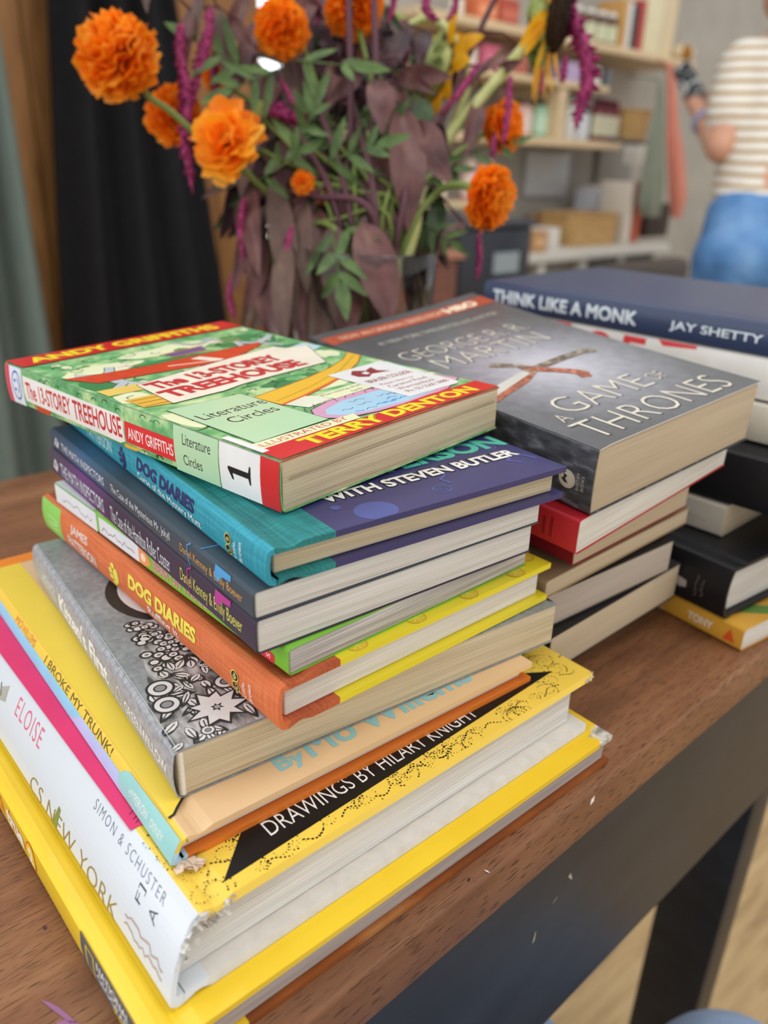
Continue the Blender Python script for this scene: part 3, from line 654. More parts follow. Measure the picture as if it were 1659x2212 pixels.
# --- 9 teal spined hardback with a navy cover
M_tc = cloth('#1f6f72', '#2c8a8a', 'teal book cloth'); M_ts = cloth('#2a8ba0', '#3aa0b4', 'teal spine cloth'); M_nv = M('#3a386a', .38, .04, coat=.25); M_nv2 = M('#4d5694', .38)
D1 = Book('hardback_book', 'teal spined hardback with navy blue cover under the top paperback', 140.1, 212, 13.9, -.0360, .2255, .1218, 37.67)
D1.hard(lambda x, z: M_ts if x < .0016 else (M_tc if x < .0255 else M_nv), breaks=(25.5,), pages=PG_cream, gx=8, bulge=1.3, over=3.5, board=2.4)
D1.circ('top', 47, 6.5, 8.5, 7.5, M_nv2, n=28)
for cx, cy, r in ((138, 62, 8), (128, 36, 5), (80, 9, 4)):
    for k in range(3): D1.circ('top', cx, cy, r - k * 2, (r - k * 2) * .9, M_nv2, ring=.84, n=24)
D1.circ('top', 125, 44, 4, 4, M_nv2, n=18)
D1.line('top', [(80, 22), (84, 26), (90, 25), (91, 20), (86, 17), (87, 12)], 1.6, M_nv2); D1.line('top', [(128, 14), (124, 18), (129, 22), (135, 20), (137, 14)], 1.8, M_nv2); D1.circ('top', 36, 16, 2, 2, M_nv2)
D1.txt('top', 'PATTERSON', 36, 33.5, 104, 13, M('#57c0ab', .38), bold=.04); D1.txt('top', 'WITH STEVEN BUTLER', 35, 20.6, 100, 8.6, M('#15141c', .4), bold=.09); D1.txt('top', 'WITH STEVEN BUTLER', 35.6, 21.2, 99, 7.6, WHITE, bold=.035)
NVT = M('#2b2f66', .42)
D1.txt('spine', 'PATTERSON', 40, 3.6, 33, 6.5, M('#a9d8de', .42), bold=.03)
paw(D1, 'stand', 6, 212 - 88, 1.35, NVT)
D1.txt('spine', 'DOG DIARIES', 103, 6.4, 56, 5.6, NVT, bold=.05); D1.txt('spine', 'Curse of the Mystery Mutt', 103, 1.6, 61, 4.1, M('#d8eef0', .42), bold=.02)
for k, (st, z) in enumerate((('L', 3.6), ('B', 7.8))):
    D1.circ('stand', z, 26, 2.0, 2.3, M('#e8d860', .4), n=18); D1.circ('stand', z, 26, 1.7, 1.95, M('#1c1c1e', .4), n=18); D1.txt('stand', st, z - .6, 25.1, 1.2, 1.8, M('#f0e4a0', .4))
D1.txt('stand', 'Little,', 2.4, 20, 6.4, 2.4, M('#e2f2f2', .42)); D1.txt('stand', 'Brown', 2.4, 16, 7.4, 2.4, M('#e2f2f2', .42))
D1.done()

# --- 10 the paperback on top, green picture cover with red bands
def tgreen():
    def bld(t, v): return mth(t, 'ADD', mth(t, 'MULTIPLY', nz(t, v, 55, (1, 1, 1), 3, .6), .6), mth(t, 'MULTIPLY', nz(t, v, 190, (1, 1, 1), 3), .4))
    return ramp_mat('watercolour green print', [(.38, '#4d9a5e'), (.5, '#7db97c'), (.6, '#b5d69a'), (.72, '#dfe6bc')], bld, rough=.28)
M_tg = tgreen(); RED = M('#d0282c', .28, .03, coat=.3); YT2 = M('#f3dc28', .3)
T = Book('paperback_book', 'green illustrated paperback with red bands lying on top of the nearest stack', 131.5, 196.1, 19.4, -.0348, .2516, .1371, 49.74, tilt=(.014, -.004))
T.zt = lambda x, y: T.t + .0005 * math.sin(PI * min(1, max(0, x / T.W))) + .0018 * max(0, (x / T.W)) ** 2 * max(0, y / T.H) ** 2
T.maxlen = .006; T.lift = .00008; T.step = .000004
T.soft(lambda x, z: M_tg, bulge=.7, pages=PG_cream, thick=.5, top=False)
T.c.grid(lambda u, v: (Vector((u * T.W, v * T.H, T.zt(u * T.W, v * T.H)))), 44, 44, M_tg)
T.c.grid(lambda u, v: (Vector((u * T.W, v * T.H, T.zt(u * T.W, v * T.H) - .0006))), 16, 16, WHITE)
for (a, b) in (((0, 0), (1, 0)), ((1, 0), (1, 1)), ((0, 1), (1, 1))):
    T.c.grid(lambda u, v: Vector((T.W * (a[0] + (b[0] - a[0]) * u), T.H * (a[1] + (b[1] - a[1]) * u), T.zt(T.W * (a[0] + (b[0] - a[0]) * u), T.H * (a[1] + (b[1] - a[1]) * u)) - .0006 * v)), 16, 1, RED if a[1] == b[1] else M_tg)
PB = MB(); PB.grid(lambda u, v: Vector((.0006 + u * (T.W - .0012), .0004, .0006 + v * (T.zt(u * T.W, 0) - .0013))), 16, 4, PG_cream)
T.parts.append(('page_block', PB)); 
T.parts[0][1].mats and None
CRM = M('#ece4d2', .32); MINT = M('#b9dcb4', .3, .02, coat=.3); LBL = M('#e9e9e9', .3, coat=.2); INKB = M('#33362f', .4); LT = M('#e3e8bf', .3); GRD = M('#3f8653', .3); BRK = M('#b9c4c6', .3); PKW = M('#d3a0bd', .3); SKY = M('#a9cfe6', .3); MIDB = M('#5b97cc', .3); YB = M('#e7b83c', .3); HUL = M('#cf4a2c', .3, .1, 400); MAR = M('#8c2f36', .35)
def blob(cx, cy, rx, ry, m, n=14, sd=0):
    q = random.Random(sd); T.poly('top', [(min(131, max(.3, cx + rx * (1 + q.uniform(-.22, .22)) * math.cos(2 * PI * k / n))), cy + ry * (1 + q.uniform(-.22, .22)) * math.sin(2 * PI * k / n)) for k in range(n)], m)
for i, (cx, cy, rx, ry, m) in enumerate(((25, 150, 20, 8, LT), (70, 160, 30, 9, LT), (110, 150, 18, 14, GRD), (10, 125, 8, 14, GRD), (8, 100, 8, 10, LT), (115, 118, 14, 10, GRD), (75, 72, 20, 6, GRD), (80, 56, 14, 6, LT), (120, 100, 10, 8, LT), (60, 140, 26, 5, GRD), (4, 60, 4, 12, LT))): blob(cx, cy, rx, ry, m, sd=i)
T.hold = True
for i in range(40): blob(rr.uniform(3, 128), rr.uniform(20, 175), rr.uniform(2, 7), rr.uniform(1.5, 4), (LT, GRD, M_tg, LT, CRM)[i % 5], 9, i + 40)
for i in range(130):                                      # leafy scribbles
    cx, cy = rr.uniform(2, 129), rr.uniform(22, 174); r = rr.uniform(1.5, 4); a0 = rr.uniform(0, 6)
    T.hold = i % 10 != 9
    T.line('top', [(cx + r * math.cos(a0 + k * .5) * (1 + .2 * (k % 2)), cy + r * .7 * math.sin(a0 + k * .5)) for k in range(rr.randint(5, 9))], .5, INKB if i % 2 else GRD)
T.hold = False
for pts, w_ in (([(96, 168), (104, 150), (112, 142), (128, 150)], 4), ([(104, 150), (98, 136), (90, 128)], 3.4), ([(112, 142), (118, 128)], 3), ([(20, 140), (18, 122), (28, 108), (40, 104)], 6), ([(18, 122), (6, 112)], 4), ([(78, 172), (86, 160), (98, 165)], 2.4), ([(28, 150), (20, 140), (8, 146)], 4)):
    pp = [tuple(p)[:2] for p in smooth_path([(x, y, 0) for x, y in pts], 5)]
    T.line('top', pp, w_ + .8, INKB); T.line('top', pp, w_, BRK)
hull = [(2, 146), (20, 142), (45, 139), (70, 140), (112, 141), (110, 136), (84, 124), (60, 122), (36, 126), (10, 129)]
T.poly('top', [(x + .0, y + .0) for x, y in hull], HUL); T.line('top', hull, .6, M('#7c1f18', .35), True)
T.hold = True
for k in range(10): T.line('top', [(10 + k * 9.5, 140), (14 + k * 9.5, 127)], .3, M('#a3301f', .35))
T.hold = False
T.poly('top', [(64, 136), (70, 137), (76, 125), (70, 124)], CRM); T.line('top', [(48, 132), (74, 124)], 1.2, CRM)
T.poly('top', [(60, 152), (84, 154), (82, 146), (62, 145)], M('#6d5a8a', .35)); T.line('top', [(58, 153), (86, 155)], 1, M('#d9893b', .35)); T.line('top', [(58, 145), (84, 146)], 1, M('#d9893b', .35))
T.poly('top', [(98, 158), (110, 159), (109, 152), (99, 151)], M('#4f8f5d', .35)); T.line('top', [(98, 158), (110, 159), (109, 152), (99, 151)], .6, YB, True)
T.poly('top', [(112, 120), (128, 124), (131, 112), (116, 106)], M('#b9d8e4', .3)); T.poly('top', [(2, 118), (22, 116), (20, 106), (2, 108)], M('#e6c667', .3)); T.poly('top', [(3, 98), (17, 97), (16, 80), (3, 84)], M('#e2b54c', .3))
for k in range(3): T.line('top', [(4, 95 - k * 5), (16, 93.5 - k * 5)], .7, M('#8a5c20', .4))
boat = [(42, 63), (60, 66), (80, 70), (100, 76), (118, 84), (130, 93), (130.8, 84), (118, 74), (100, 64), (78, 56), (58, 50), (43, 47)]
T.poly('top', boat, YB); T.line('top', boat, .7, M('#a9661c', .4), True); T.line('top', [(45, 52), (70, 58), (100, 69), (128, 86)], .4, M('#9c6a20', .4)); T.line('top', [(43, 46.5), (58, 49.5), (78, 55.5), (100, 63.5)], 1.8, M('#d9622b', .35))
T.poly('top', [(44, 46), (58, 49), (70, 40), (48, 36)], M('#dfe0cc', .35))
pool = [(46, 33), (60, 37), (80, 38), (100, 36), (128, 34), (130.5, 22), (112, 14), (90, 11.5), (64, 12.5), (48, 16), (40, 24)]
T.poly('top', pool, PKW); T.line('top', pool, .6, M('#6d3454', .4), True)
T.poly('top', [(50, 29), (64, 33), (84, 33.5), (110, 30), (122, 24), (104, 16), (84, 14), (62, 15.5), (50, 19), (46, 24)], SKY)
for i in range(26):
    T.hold = i % 6 != 5; cx, cy = rr.uniform(52, 112), rr.uniform(17, 31); T.line('top', [(cx + k * 1.3, cy + .7 * math.sin(k * 1.4 + i)) for k in range(rr.randint(4, 8))], .9 if i % 3 else .35, MIDB if i % 3 else INKB)
T.hold = False
for k in range(14): T.line('top', [(44 + k * 6, 34 + (k % 3)), (46 + k * 6, 37 + (k % 2))], .4, M('#6d3454', .4))
T.poly('top', [(62, 46), (90, 48), (92, 38.5), (64, 37)], LT); T.txt('top', 'Man-eating shark', 63, 42.3, 27, 2.9, INKB, rot=.05); T.txt('top', 'tank', 77, 39.2, 8, 2.2, INKB, rot=.05)
T.poly('top', [(19, 114), (110, 128), (113, 121), (126, 118), (107, 85), (52, 82), (40, 79.5), (14, 80)], CRM); T.line('top', [(19, 114), (110, 128), (113, 121), (126, 118), (107, 85), (52, 82), (40, 79.5), (14, 80)], .4, INKB, True)
RT = M('#c8353a', .35)
T.txt('top', 'The 13-STOREY', 21, 101, 76, 12, M('#7c2024', .35), bold=.05, rot=.03); T.txt('top', 'The 13-STOREY', 21.4, 101.4, 76, 12, RT, bold=.03, rot=.03)
T.txt('top', 'TREEHOUSE', 18, 86, 80, 12.5, M('#7c2024', .35), bold=.05, rot=.02); T.txt('top', 'TREEHOUSE', 18.4, 86.4, 80, 12.5, RT, bold=.03, rot=.02)
T.part('cover_label')
T.poly('top', [(6.5, 74), (41.5, 71), (42.5, 19.5), (5.2, 19.2)], MINT); T.line('top', [(6.5, 74), (41.5, 71), (42.5, 19.5), (5.2, 19.2)], .35, INKB, True)
T.txt('top', 'Literature', 9, 52.6, 32, 7.4, INKB); T.txt('top', 'Circles', 14.5, 41.6, 23.5, 7.2, INKB)
T.part('address_sticker')
T.poly('top', [(88.6, 66), (128, 68.5), (129, 64), (125, 18), (121, 16.2), (88.6, 16.9)], LBL)
T.poly('top', [(97, 59), (103, 64), (108, 60), (115, 63), (113, 57), (117, 52), (106, 54), (101, 51), (97, 54)], MAR); T.poly('top', [(103, 58), (107, 59), (106, 55), (103, 55)], LBL)
T.txt('top', "BRAUER COLLEGE", 93, 43, 30, 4.4, MAR, bold=.02)
for k, (st, wd) in enumerate((('Please return to', 22), ('Caramut Road', 26), ('Warrnambool', 25), ('Ph: 03 5560 3888', 29))): T.txt('top', st, 94, 36.8 - k * 5.2, wd, 3.4 if k else 2.6, MAR)
T.part()
T.poly('top', [(.3, .3), (131.2, .3), (131.2, 13.2), (96, 13), (60, 10.8), (30, 11.8), (.3, 13)], RED); T.txt('top', 'TERRY DENTON', 17, 2.2, 103, 8.6, M('#b8841e', .35), bold=.055); T.txt('top', 'TERRY DENTON', 16.6, 2.6, 103, 8.4, YT2, bold=.03)
T.poly('top', [(.5, 12.4), (52, 11.6), (54, 17.4), (.5, 19)], LT); T.txt('top', 'ILLUSTRATED BY', 3, 13.6, 45, 3.6, RT)
T.rect('top', .3, 178, 131.2, 195.8, RED); T.txt('top', 'ANDY GRIFFITHS', 8, 182, 112, 10.4, M('#b8841e', .35), bold=.055); T.txt('top', 'ANDY GRIFFITHS', 7.6, 182.4, 112, 10.2, YT2, bold=.03)
# its spine
T.hold = True
for i in range(30):
    cx, cy = rr.uniform(16, 160), rr.choice((2.6, 16.5)) + rr.uniform(-1, 1); r = rr.uniform(1, 2.4)
    T.line('spine', [(cx + r * math.cos(k * .6), cy + r * .6 * math.sin(k * .6)) for k in range(7)], .35, INKB if i % 2 else GRD)
T.hold = False; T.slift += .00002
T.rect('spine', .3, .7, 4.5, 18.8, M('#d8475c', .3)); T.rect('spine', 4.4, .7, 16, 18.8, M('#dfe6f2', .3))
BLU = M('#3d62b4', .35)
T.circ('stand', 10, 196.1 - 10.3, 7.2, 4.4, BLU, ring=.86); T.circ('stand', 12.2, 196.1 - 9, .9, .9, BLU); T.circ('stand', 8, 196.1 - 9, .9, .9, BLU); T.line('stand', [(13.6, 196.1 - 11.4), (10, 196.1 - 13), (6.4, 196.1 - 11.4)], .7, BLU)
T.poly('spine', [(17, 16), (98, 14.5), (101, 12), (101, 3.5), (97, 2), (18, 4)], M('#ece9e6', .3)); T.txt('spine', 'The 13-STOREY', 19.5, 5.4, 40, 8.2, RT, bold=.02); T.txt('spine', 'TREEHOUSE', 61.5, 4.6, 38, 9, RT, bold=.02)
T.rect('spine', 102, 3.6, 136, 12.8, M('#dc3338', .3)); T.txt('spine', 'ANDY GRIFFITHS', 104, 5.6, 31, 5, WHITE, bold=.01)
T.poly('spine', [(100, 2.6), (112, 2.6), (108, .9), (100, .9)], YB); T.poly('spine', [(24, 3.4), (40, 3.4), (38, .8), (28, .8)], HUL)
T.part('spine_label')
T.rect('spine', 136, .6, 163, 18.9, MINT); T.txt('spine', 'Literature', 141.5, 12.2, 17, 4.4, INKB); T.txt('spine', 'Circles', 141.5, 4.2, 11.5, 4.2, INKB)
T.part('number_label')
T.rect('spine', 163.6, .6, 186.5, 18.9, LBL); T.rect('top', 0.2, 9.6, 3.4, 32, LBL)
# the big numeral: slab serif 1
T.poly('stand', [(6.4, 196.1 - 181), (13.4, 196.1 - 181), (13.4, 196.1 - 180.2), (10.9, 196.1 - 179.6), (10.9, 196.1 - 168.6), (10, 196.1 - 168.2), (6.2, 196.1 - 170.6), (6.2, 196.1 - 171.6), (8.6, 196.1 - 171), (8.6, 196.1 - 179.6), (6.4, 196.1 - 180.2)], BLACK)
T.part()
T.rect('spine', 186, .5, 195.8, 18.9, RED)
for z_ in (12.6, 13.4): T.line('tail', [(3, z_ - .8), (40, z_ - .2), (90, z_ + .3), (128, z_ + .6)], .14 if z_ > 13 else .2, M('#6a5f50', .8))
T.done()

# ------------------------------------------------------------------ the second stack
def gcov():
    m = bpy.data.materials.new('frosted grey print'); m.use_nodes = True; t = m.node_tree; b = t.nodes['Principled BSDF']
    tc = t.nodes.new('ShaderNodeTexCoord'); v = tc.outputs['Object']
    mp = t.nodes.new('ShaderNodeMapping'); mp.inputs['Location'].default_value = (-.068, -.082, -.032); t.links.new(v, mp.inputs['Vector'])
    ln = t.nodes.new('ShaderNodeVectorMath'); ln.operation = 'LENGTH'; t.links.new(mp.outputs['Vector'], ln.inputs[0])
    f = mth(t, 'SUBTRACT', mth(t, 'ADD', .95, mth(t, 'MULTIPLY', nz(t, v, 160, (1, 1, 1), 5), .35)), mth(t, 'MULTIPLY', ln.outputs['Value'], 12))
    r = t.nodes.new('ShaderNodeValToRGB'); e = r.color_ramp.elements; e.new(.4); e.new(.8)
    for i, (p, c) in enumerate(((0, '#4e4f52'), (.25, '#606165'), (.6, '#8a8b94'), (1, '#bdbcc6'))): e[i].position = p; e[i].color = lin(c)
    t.links.new(f, r.inputs['Fac']); t.links.new(r.outputs['Color'], b.inputs['Base Color']); b.inputs['Roughness'].default_value = .3; return m
M_gc = gcov(); M_gs = ramp_mat('frosted dark spine', [(.35, '#34353a'), (.55, '#4a4c52'), (.75, '#7d838c')], lambda t, v: nz(t, v, 260, (1, .4, 1), 4), rough=.4)
GT = Book('paperback_book', 'thick grey paperback with sword and pale title letters on top of the second stack', 134.7, 206.6, 31.8, .0895, .3180, .1206, 41.03, tilt=(.0694, .0537))
GT.zt = lambda x, y: GT.t + .0005 + .006 * max(0, x / GT.W) ** 2 * max(0, y / GT.H) ** 2.2 - .0008 * max(0, 1 - x / .01) ** 2
GT.maxlen = .005; GT.lift = .00012; GT.step = .000007
GT.soft(lambda x, z: M_gs, bulge=1.2, pages=PG_tan, thick=.6, top=False, inset=.6)
GT.c.grid(lambda u, v: Vector((u * GT.W, v * GT.H, GT.zt(u * GT.W, v * GT.H))), 50, 50, M_gc)
GT.c.grid(lambda u, v: Vector((u * GT.W, v * GT.H, GT.zt(u * GT.W, v * GT.H) - .0006)), 18, 18, CHALK)
for (a, b) in (((0, 0), (1, 0)), ((1, 0), (1, 1)), ((0, 1), (1, 1))):
    GT.c.grid(lambda u, v: Vector((GT.W * (a[0] + (b[0] - a[0]) * u), GT.H * (a[1] + (b[1] - a[1]) * u), GT.zt(GT.W * (a[0] + (b[0] - a[0]) * u), GT.H * (a[1] + (b[1] - a[1]) * u)) - .0006 * v)), 18, 1, CHALK)
IV = M('#d8d2c2', .35); SHD = M('#47484d', .4)
def emb(st, x, y, w_, h, rot=0, bold=-.016):
    GT.txt('top', st, x + .5, y - .6, w_, h, SHD, bold=bold + .008, rot=rot); GT.txt('top', st, x, y, w_, h, IV, bold=bold, rot=rot)
emb('A', 10.5, 27, 7, 8); emb('GAME', 22, 31.5, 67, 18); emb('OF', 93, 34, 12, 9); emb('THRONES', 8, 6, 112, 18)
emb('GEORGE R. R.', 14, 134, 98, 14, bold=-.02); emb('MARTIN', 22, 113, 84, 16, bold=-.02)
def serif(x, y, w_): GT.rect('top', x, y, x + w_, y + .9, IV)
GT.txt('top', '#1 NEW YORK TIMES BESTSELLING AUTHOR', 20, 165, 98, 6, M('#b8b4aa', .4))
GT.rect('top', .4, 184, 134, 198, M('#a4492f', .35)); GT.txt('top', 'NOW AN ORIGINAL SERIES FROM', 10, 188, 82, 6, M('#e0c0a4', .35)); GT.txt('top', 'HBO', 94, 186.5, 28, 9, M('#eadcc0', .35), bold=.05)
# the sword
ST = ramp_mat('bronze and steel print', [(.3, '#3a352e'), (.5, '#77695a'), (.7, '#b9a98c')], lambda t, v: nz(t, v, 350, (1, 1, 1), 4), rough=.35); BRZ = ramp_mat('copper print', [(.3, '#6a3524'), (.6, '#b9694a'), (.8, '#d59a74')], lambda t, v: nz(t, v, 300), rough=.35)
GT.poly('top', [(-0 + 2, 64), (40, 76), (50, 80), (50, 86), (38, 83), (2, 74)], M('#c9c6be', .35)); GT.poly('top', [(2, 62), (40, 73), (52, 79), (50, 81), (2, 66)], BRZ)
GT.poly('top', [(50, 79), (64, 82), (84, 84), (100, 84.5), (108, 82), (110, 86), (104, 90), (84, 90), (62, 88), (50, 87)], ST)
GT.poly('top', [(46, 96), (52, 92), (51, 86), (56, 80), (62, 74), (68, 66), (66, 60), (72, 58), (76, 64), (74, 70), (66, 79), (60, 86), (56, 94), (50, 102), (44, 104), (40, 101)], BRZ)
GT.poly('top', [(46, 96), (52, 92), (52, 86), (57, 86), (56, 94), (50, 102), (44, 104), (40, 101)], ST)
GT.circ('stand', 13.5, 13.5, 4.4, 4.4, M('#d9d2c4', .4)); GT.circ('stand', 13.5, 13.5, 3.7, 3.7, M('#b9b2a6', .4), ring=.92); GT.poly('stand', [(11.2, 12.6), (13.4, 14.4), (15, 13.4), (15.8, 15.6), (14, 15.2), (13, 16.6), (11.6, 15)], M('#33302c', .4))
GT.txt('stand', 'BANTAM', 10, 7, 8, 1.5, M('#b5aea4', .4)); GT.txt('stand', 'BOOKS', 10.4, 4.4, 7, 1.5, M('#b5aea4', .4))
GT.done()

def plainsoft(lab, W, H, t, x, y, z, yaw, cov, pages, tilt=(0, 0), name='paperback_book', prints=None, bulge=.4, thick=.45):
    b = Book(name, lab, W, H, t, x, y, z, yaw, tilt); b.soft(lambda x_, z_: cov, bulge=bulge, pages=pages, thick=thick)
    if prints: prints(b)
    b.done(); return b
def rp(b):
    scrawl(b, 'spine', b.H * 1e3 - 90, 5, 40, 6, M('#8c1820', .4)); b.rect('stand', 4, 13, 14, 14.5, M('#8c1820', .4)); b.rect('stand', 4, 17, 13, 18.5, M('#8c1820', .4))
plainsoft('bright red spined paperback directly under the thick grey sword paperback', 142, 160, 17.6, .0850, .3160, .1008, 44.5, M('#bd2530', .4), PG_white, (.066, .05), prints=rp)
plainsoft('dark red spined paperback below the bright red one in the second stack', 100, 165, 15.5, .0893, .3346, .0826, 41.6, M('#8c1c26', .42), PG_tan, (.05, .036))
plainsoft('thin tan paged paperback with dark cover in the middle of the second stack', 126, 150, 9.5, .0762, .3260, .0680, 42, M('#a8926f', .5), PG_tan, (.035, .024))
plainsoft('grey paged paperback resting on the black covered one in the second stack', 110, 140, 19.5, .0760, .3345, .0415, 38.5, M('#3a3532', .5), page_mat('mauve pages', '#b3a698', '#bfb2a4', '#a2958a'), (.02, .012))
def bb(b): scrawl(b, 'top', 58, 4, 40, 7, M('#4b4640', .5), 1)
plainsoft('matt black covered paperback near the foot of the second stack', 124, 160, 22.5, .0835, .3325, .0172, 43, M('#22201e', .6), PG_tan, (.008, .004), prints=bb)
plainsoft('cream paged paperback at the bottom of the second stack on the table', 108, 160, 15.5, .0850, .3520, .0004, 44, M('#d6cbb4', .5), page_mat('pale cream pages', '#bdb095', '#cabda3', '#a89b80'))

# ------------------------------------------------------------------ the third stack
def yp(b):
    b.rect('spine', b.H * 1e3 - 82, .8, b.H * 1e3 - 52, 13.6, M('#d9b27a', .4)); b.txt('spine', 'AD', b.H * 1e3 - 78, 3.4, 18, 7, M('#b84a34', .4), bold=.04)
    b.txt('spine', 'TONY', b.H * 1e3 - 36, 4, 17, 5.4, M('#f0e6d6', .4), bold=.03); b.poly('spine', [(b.H * 1e3 - 12, 3), (b.H * 1e3 - 4, 3), (b.H * 1e3 - 8, 11)], M('#df5a2c', .4))
    b.poly('top', [(.5, 24), (30, 2), (46, 2), (.5, 36)], M('#5c8a3a', .4)); b.poly('top', [(50, 12), (100, 12), (100, 40), (40, 40)], M('#8c4a2a', .4))
plainsoft('orange yellow paperback at the bottom of the third stack', 130, 198, 14.2, .2045, .3860, .0004, 35.5, M('#dba53c', .38), PG_white, prints=yp)
M_bk = M('#17181c', .42, .08, 300, bump=.15)
def hardbook(lab, W, H, t, x, y, z, yaw, cov, pages, bulge=1.5, prints=None, over=3, spinemat=None, groove=1.2):
    b = Book('hardback_book', lab, W, H, t, x, y, z, yaw); b.hard(lambda x_, z_: (spinemat or cov) if x_ < .0016 else cov, pages=pages, bulge=bulge, over=over, groove=groove)
    if prints: prints(b)
    b.done(); return b
def bp1(b):
    for dx in (0, 2.2): b.poly('stand', [(11 + dx, 25), (13 + dx, 25.5), (14 + dx, 31), (11.5 + dx, 34), (9.5 + dx, 30)], M('#a8a09c', .4))
    scrawl(b, 'stand', 8, 18, 14, 3, M('#8b8480', .4), 1); scrawl(b, 'stand', 9, 14, 11, 3, M('#8b8480', .4), 1)
hardbook('black hardback lying on the orange yellow paperback in the third stack', 152, 215, 33, .1960, .3955, .0150, 37, M_bk, PG_grey, 3.5, bp1, 4)
def wp(b): b.rect('spine', b.H * 1e3 - 40, 6, b.H * 1e3 - 26, 11, M('#5c6684', .5)); scrawl(b, 'spine', b.H * 1e3 - 23, 6, 12, 5, M('#9a9aa0', .5), 1)
plainsoft('small white spined paperback between two black hardbacks in the third stack', 108, 178, 19.6, .2023, .4361, .0484, 43, M('#cbc5b8', .5), PG_tan, prints=wp)
def bp2(b):
    H = b.H * 1e3
    b.txt('spine', 'ES', 98, 12, 12, 8, M('#77737a', .4)); b.poly('stand', [(12, H - 128), (17, H - 124), (15, H - 121), (22, H - 126), (20, H - 131)], M('#a8a4a8', .4)); scrawl(b, 'stand', 8, H - 138, 20, 3, M('#77737a', .4), 1); scrawl(b, 'stand', 9, H - 144, 16, 3, M('#77737a', .4), 1)
hardbook('black hardback above the small white paperback in the third stack', 155, 236, 32.5, .2560, .3870, .0685, 45, M_bk, PG_grey, 2, bp2)
def cp(b): b.txt('spine', 'Graham', b.H * 1e3 - 118, 6, 36, 6, M('#56524c', .5), bold=.02)
hardbook('cream spined hardback under the white and red one in the third stack', 150, 232, 23.6, .2420, .4350, .1016, 45, M('#d8d2c2', .5), PG_grey, 1.5, cp)
def rw(b):
    r = M('#d8343a', .45)
    b.poly('spine', [(2, 25), (70, 25), (62, 17), (2, 12)], r); b.circ('spine', 92, 12, 12, 11.5, r); b.circ('spine', 92, 7, 4.5, 5, M('#e6e3de', .45)); 
    b.rect('spine', 110, 3, 115, 24, r)
    for z in (3, 11.5, 20): b.rect('spine', 110, z, 126, z + 4, r)
    b.poly('spine', [(134, 25), (160, 25), (160, 23), (138, 21.5)], r); scrawl(b, 'spine', 120, 6, 40, 6, M('#8a8a86', .45), 1); b.txt('spine', 'ETO', 164, 6, 24, 7, M('#6f6f6b', .45))
hardbook('white and red spined hardback directly under the navy book', 152, 234, 25.6, .2420, .4420, .1256, 45.1, M('#e3e1dc', .42), PG_white, 1.5, rw)
M_mk = M('#2f3c5c', .45, .05, coat=.1); 
def mkp(b):
    b.txt('spine', 'THINK LIKE A MONK', 9, 5.0, 117, 9.2, M('#d3dce4', .4), bold=.03); b.txt('spine', 'JAY SHETTY', 149, 5.6, 58, 6.6, M('#d3dce4', .4), bold=.02)
hardbook('navy blue hardback with silver title on top of the third stack', 155, 235, 19.2, .2367, .4466, .1516, 45.1, M_mk, PG_white, 2.2, mkp, groove=.3)
#@@NEXT
# ------------------------------------------------------------------ glass vase and the bouquet
VC = Vector((-.018, .662, 0)); VH = .185
vz = thing('glass_vase', 'clear glass vase holding the bouquet behind the book stacks', 'vase', tuple(VC + Vector((0, 0, .0006))))
M_glass = M('#f2f7f6', .03, 0, trans=1, ior=1.45, spec=.5)
def vs_(b): b.lathe([(.0, 0), (.044, 0), (.047, .003), (.049, .06), (.0515, .13), (.053, VH - .002), (.0525, VH), (.0512, VH - .001), (.0495, .13), (.047, .06), (.044, .008), (0, .008)], M_glass, 40)
one(vs_, 'glass_wall', parent=vz)
one(lambda b: b.lathe([(0, .0085), (.0436, .0085), (.0466, .06), (.0485, .10), (0, .1003)], M('#dfe6d2', .02, 0, trans=1, ior=1.33), 32), 'water', parent=vz)

rf = random.Random(11)
M_stem = M('#6f7f3c', .5, .12, 80); M_stemp = M('#54303a', .5, .12, 80); M_gleaf = ramp_mat('marigold leaf green', [(.3, '#344a24'), (.7, '#5f7a40')], lambda t, v: nz(t, v, 60), rough=.5)
M_pl = ramp_mat('purple brown amaranth leaf', [(.3, '#482a2a'), (.55, '#66403e'), (.75, '#7a574a')], lambda t, v: nz(t, v, 45, (1, 1, 1), 3), rough=.45)
M_dl = ramp_mat('faded brown leaf', [(.3, '#473630'), (.6, '#675047'), (.8, '#7d7355')], lambda t, v: nz(t, v, 35), rough=.6)
M_am = ramp_mat('magenta amaranth tassel', [(.3, '#6a1440'), (.5, '#8e2259'), (.75, '#ab3d74')], lambda t, v: nz(t, v, 220), rough=.6)
def orange(nm, a, b, c):
    m = ramp_mat(nm, [(.3, a), (.52, b), (.75, c)], lambda t, v: nz(t, v, 55), rough=.5); t = m.node_tree; p = t.nodes['Principled BSDF']
    tr = t.nodes.new('ShaderNodeBsdfTranslucent'); mx = t.nodes.new('ShaderNodeMixShader'); mx.inputs[0].default_value = .42      # thin petals let light through
    t.links.new(p.inputs['Base Color'].links[0].from_socket, tr.inputs['Color']); t.links.new(p.outputs[0], mx.inputs[1]); t.links.new(tr.outputs[0], mx.inputs[2])
    t.links.new(mx.outputs[0], t.nodes['Material Output'].inputs['Surface']); return m
M_or = [orange('marigold petal', '#ff9a14', '#ffac2c', '#ffbe50'), orange('deep marigold petal', '#fb8410', '#ff981e', '#ffab3a'), orange('golden marigold petal', '#ffa51a', '#ffb832', '#ffcc5c')]

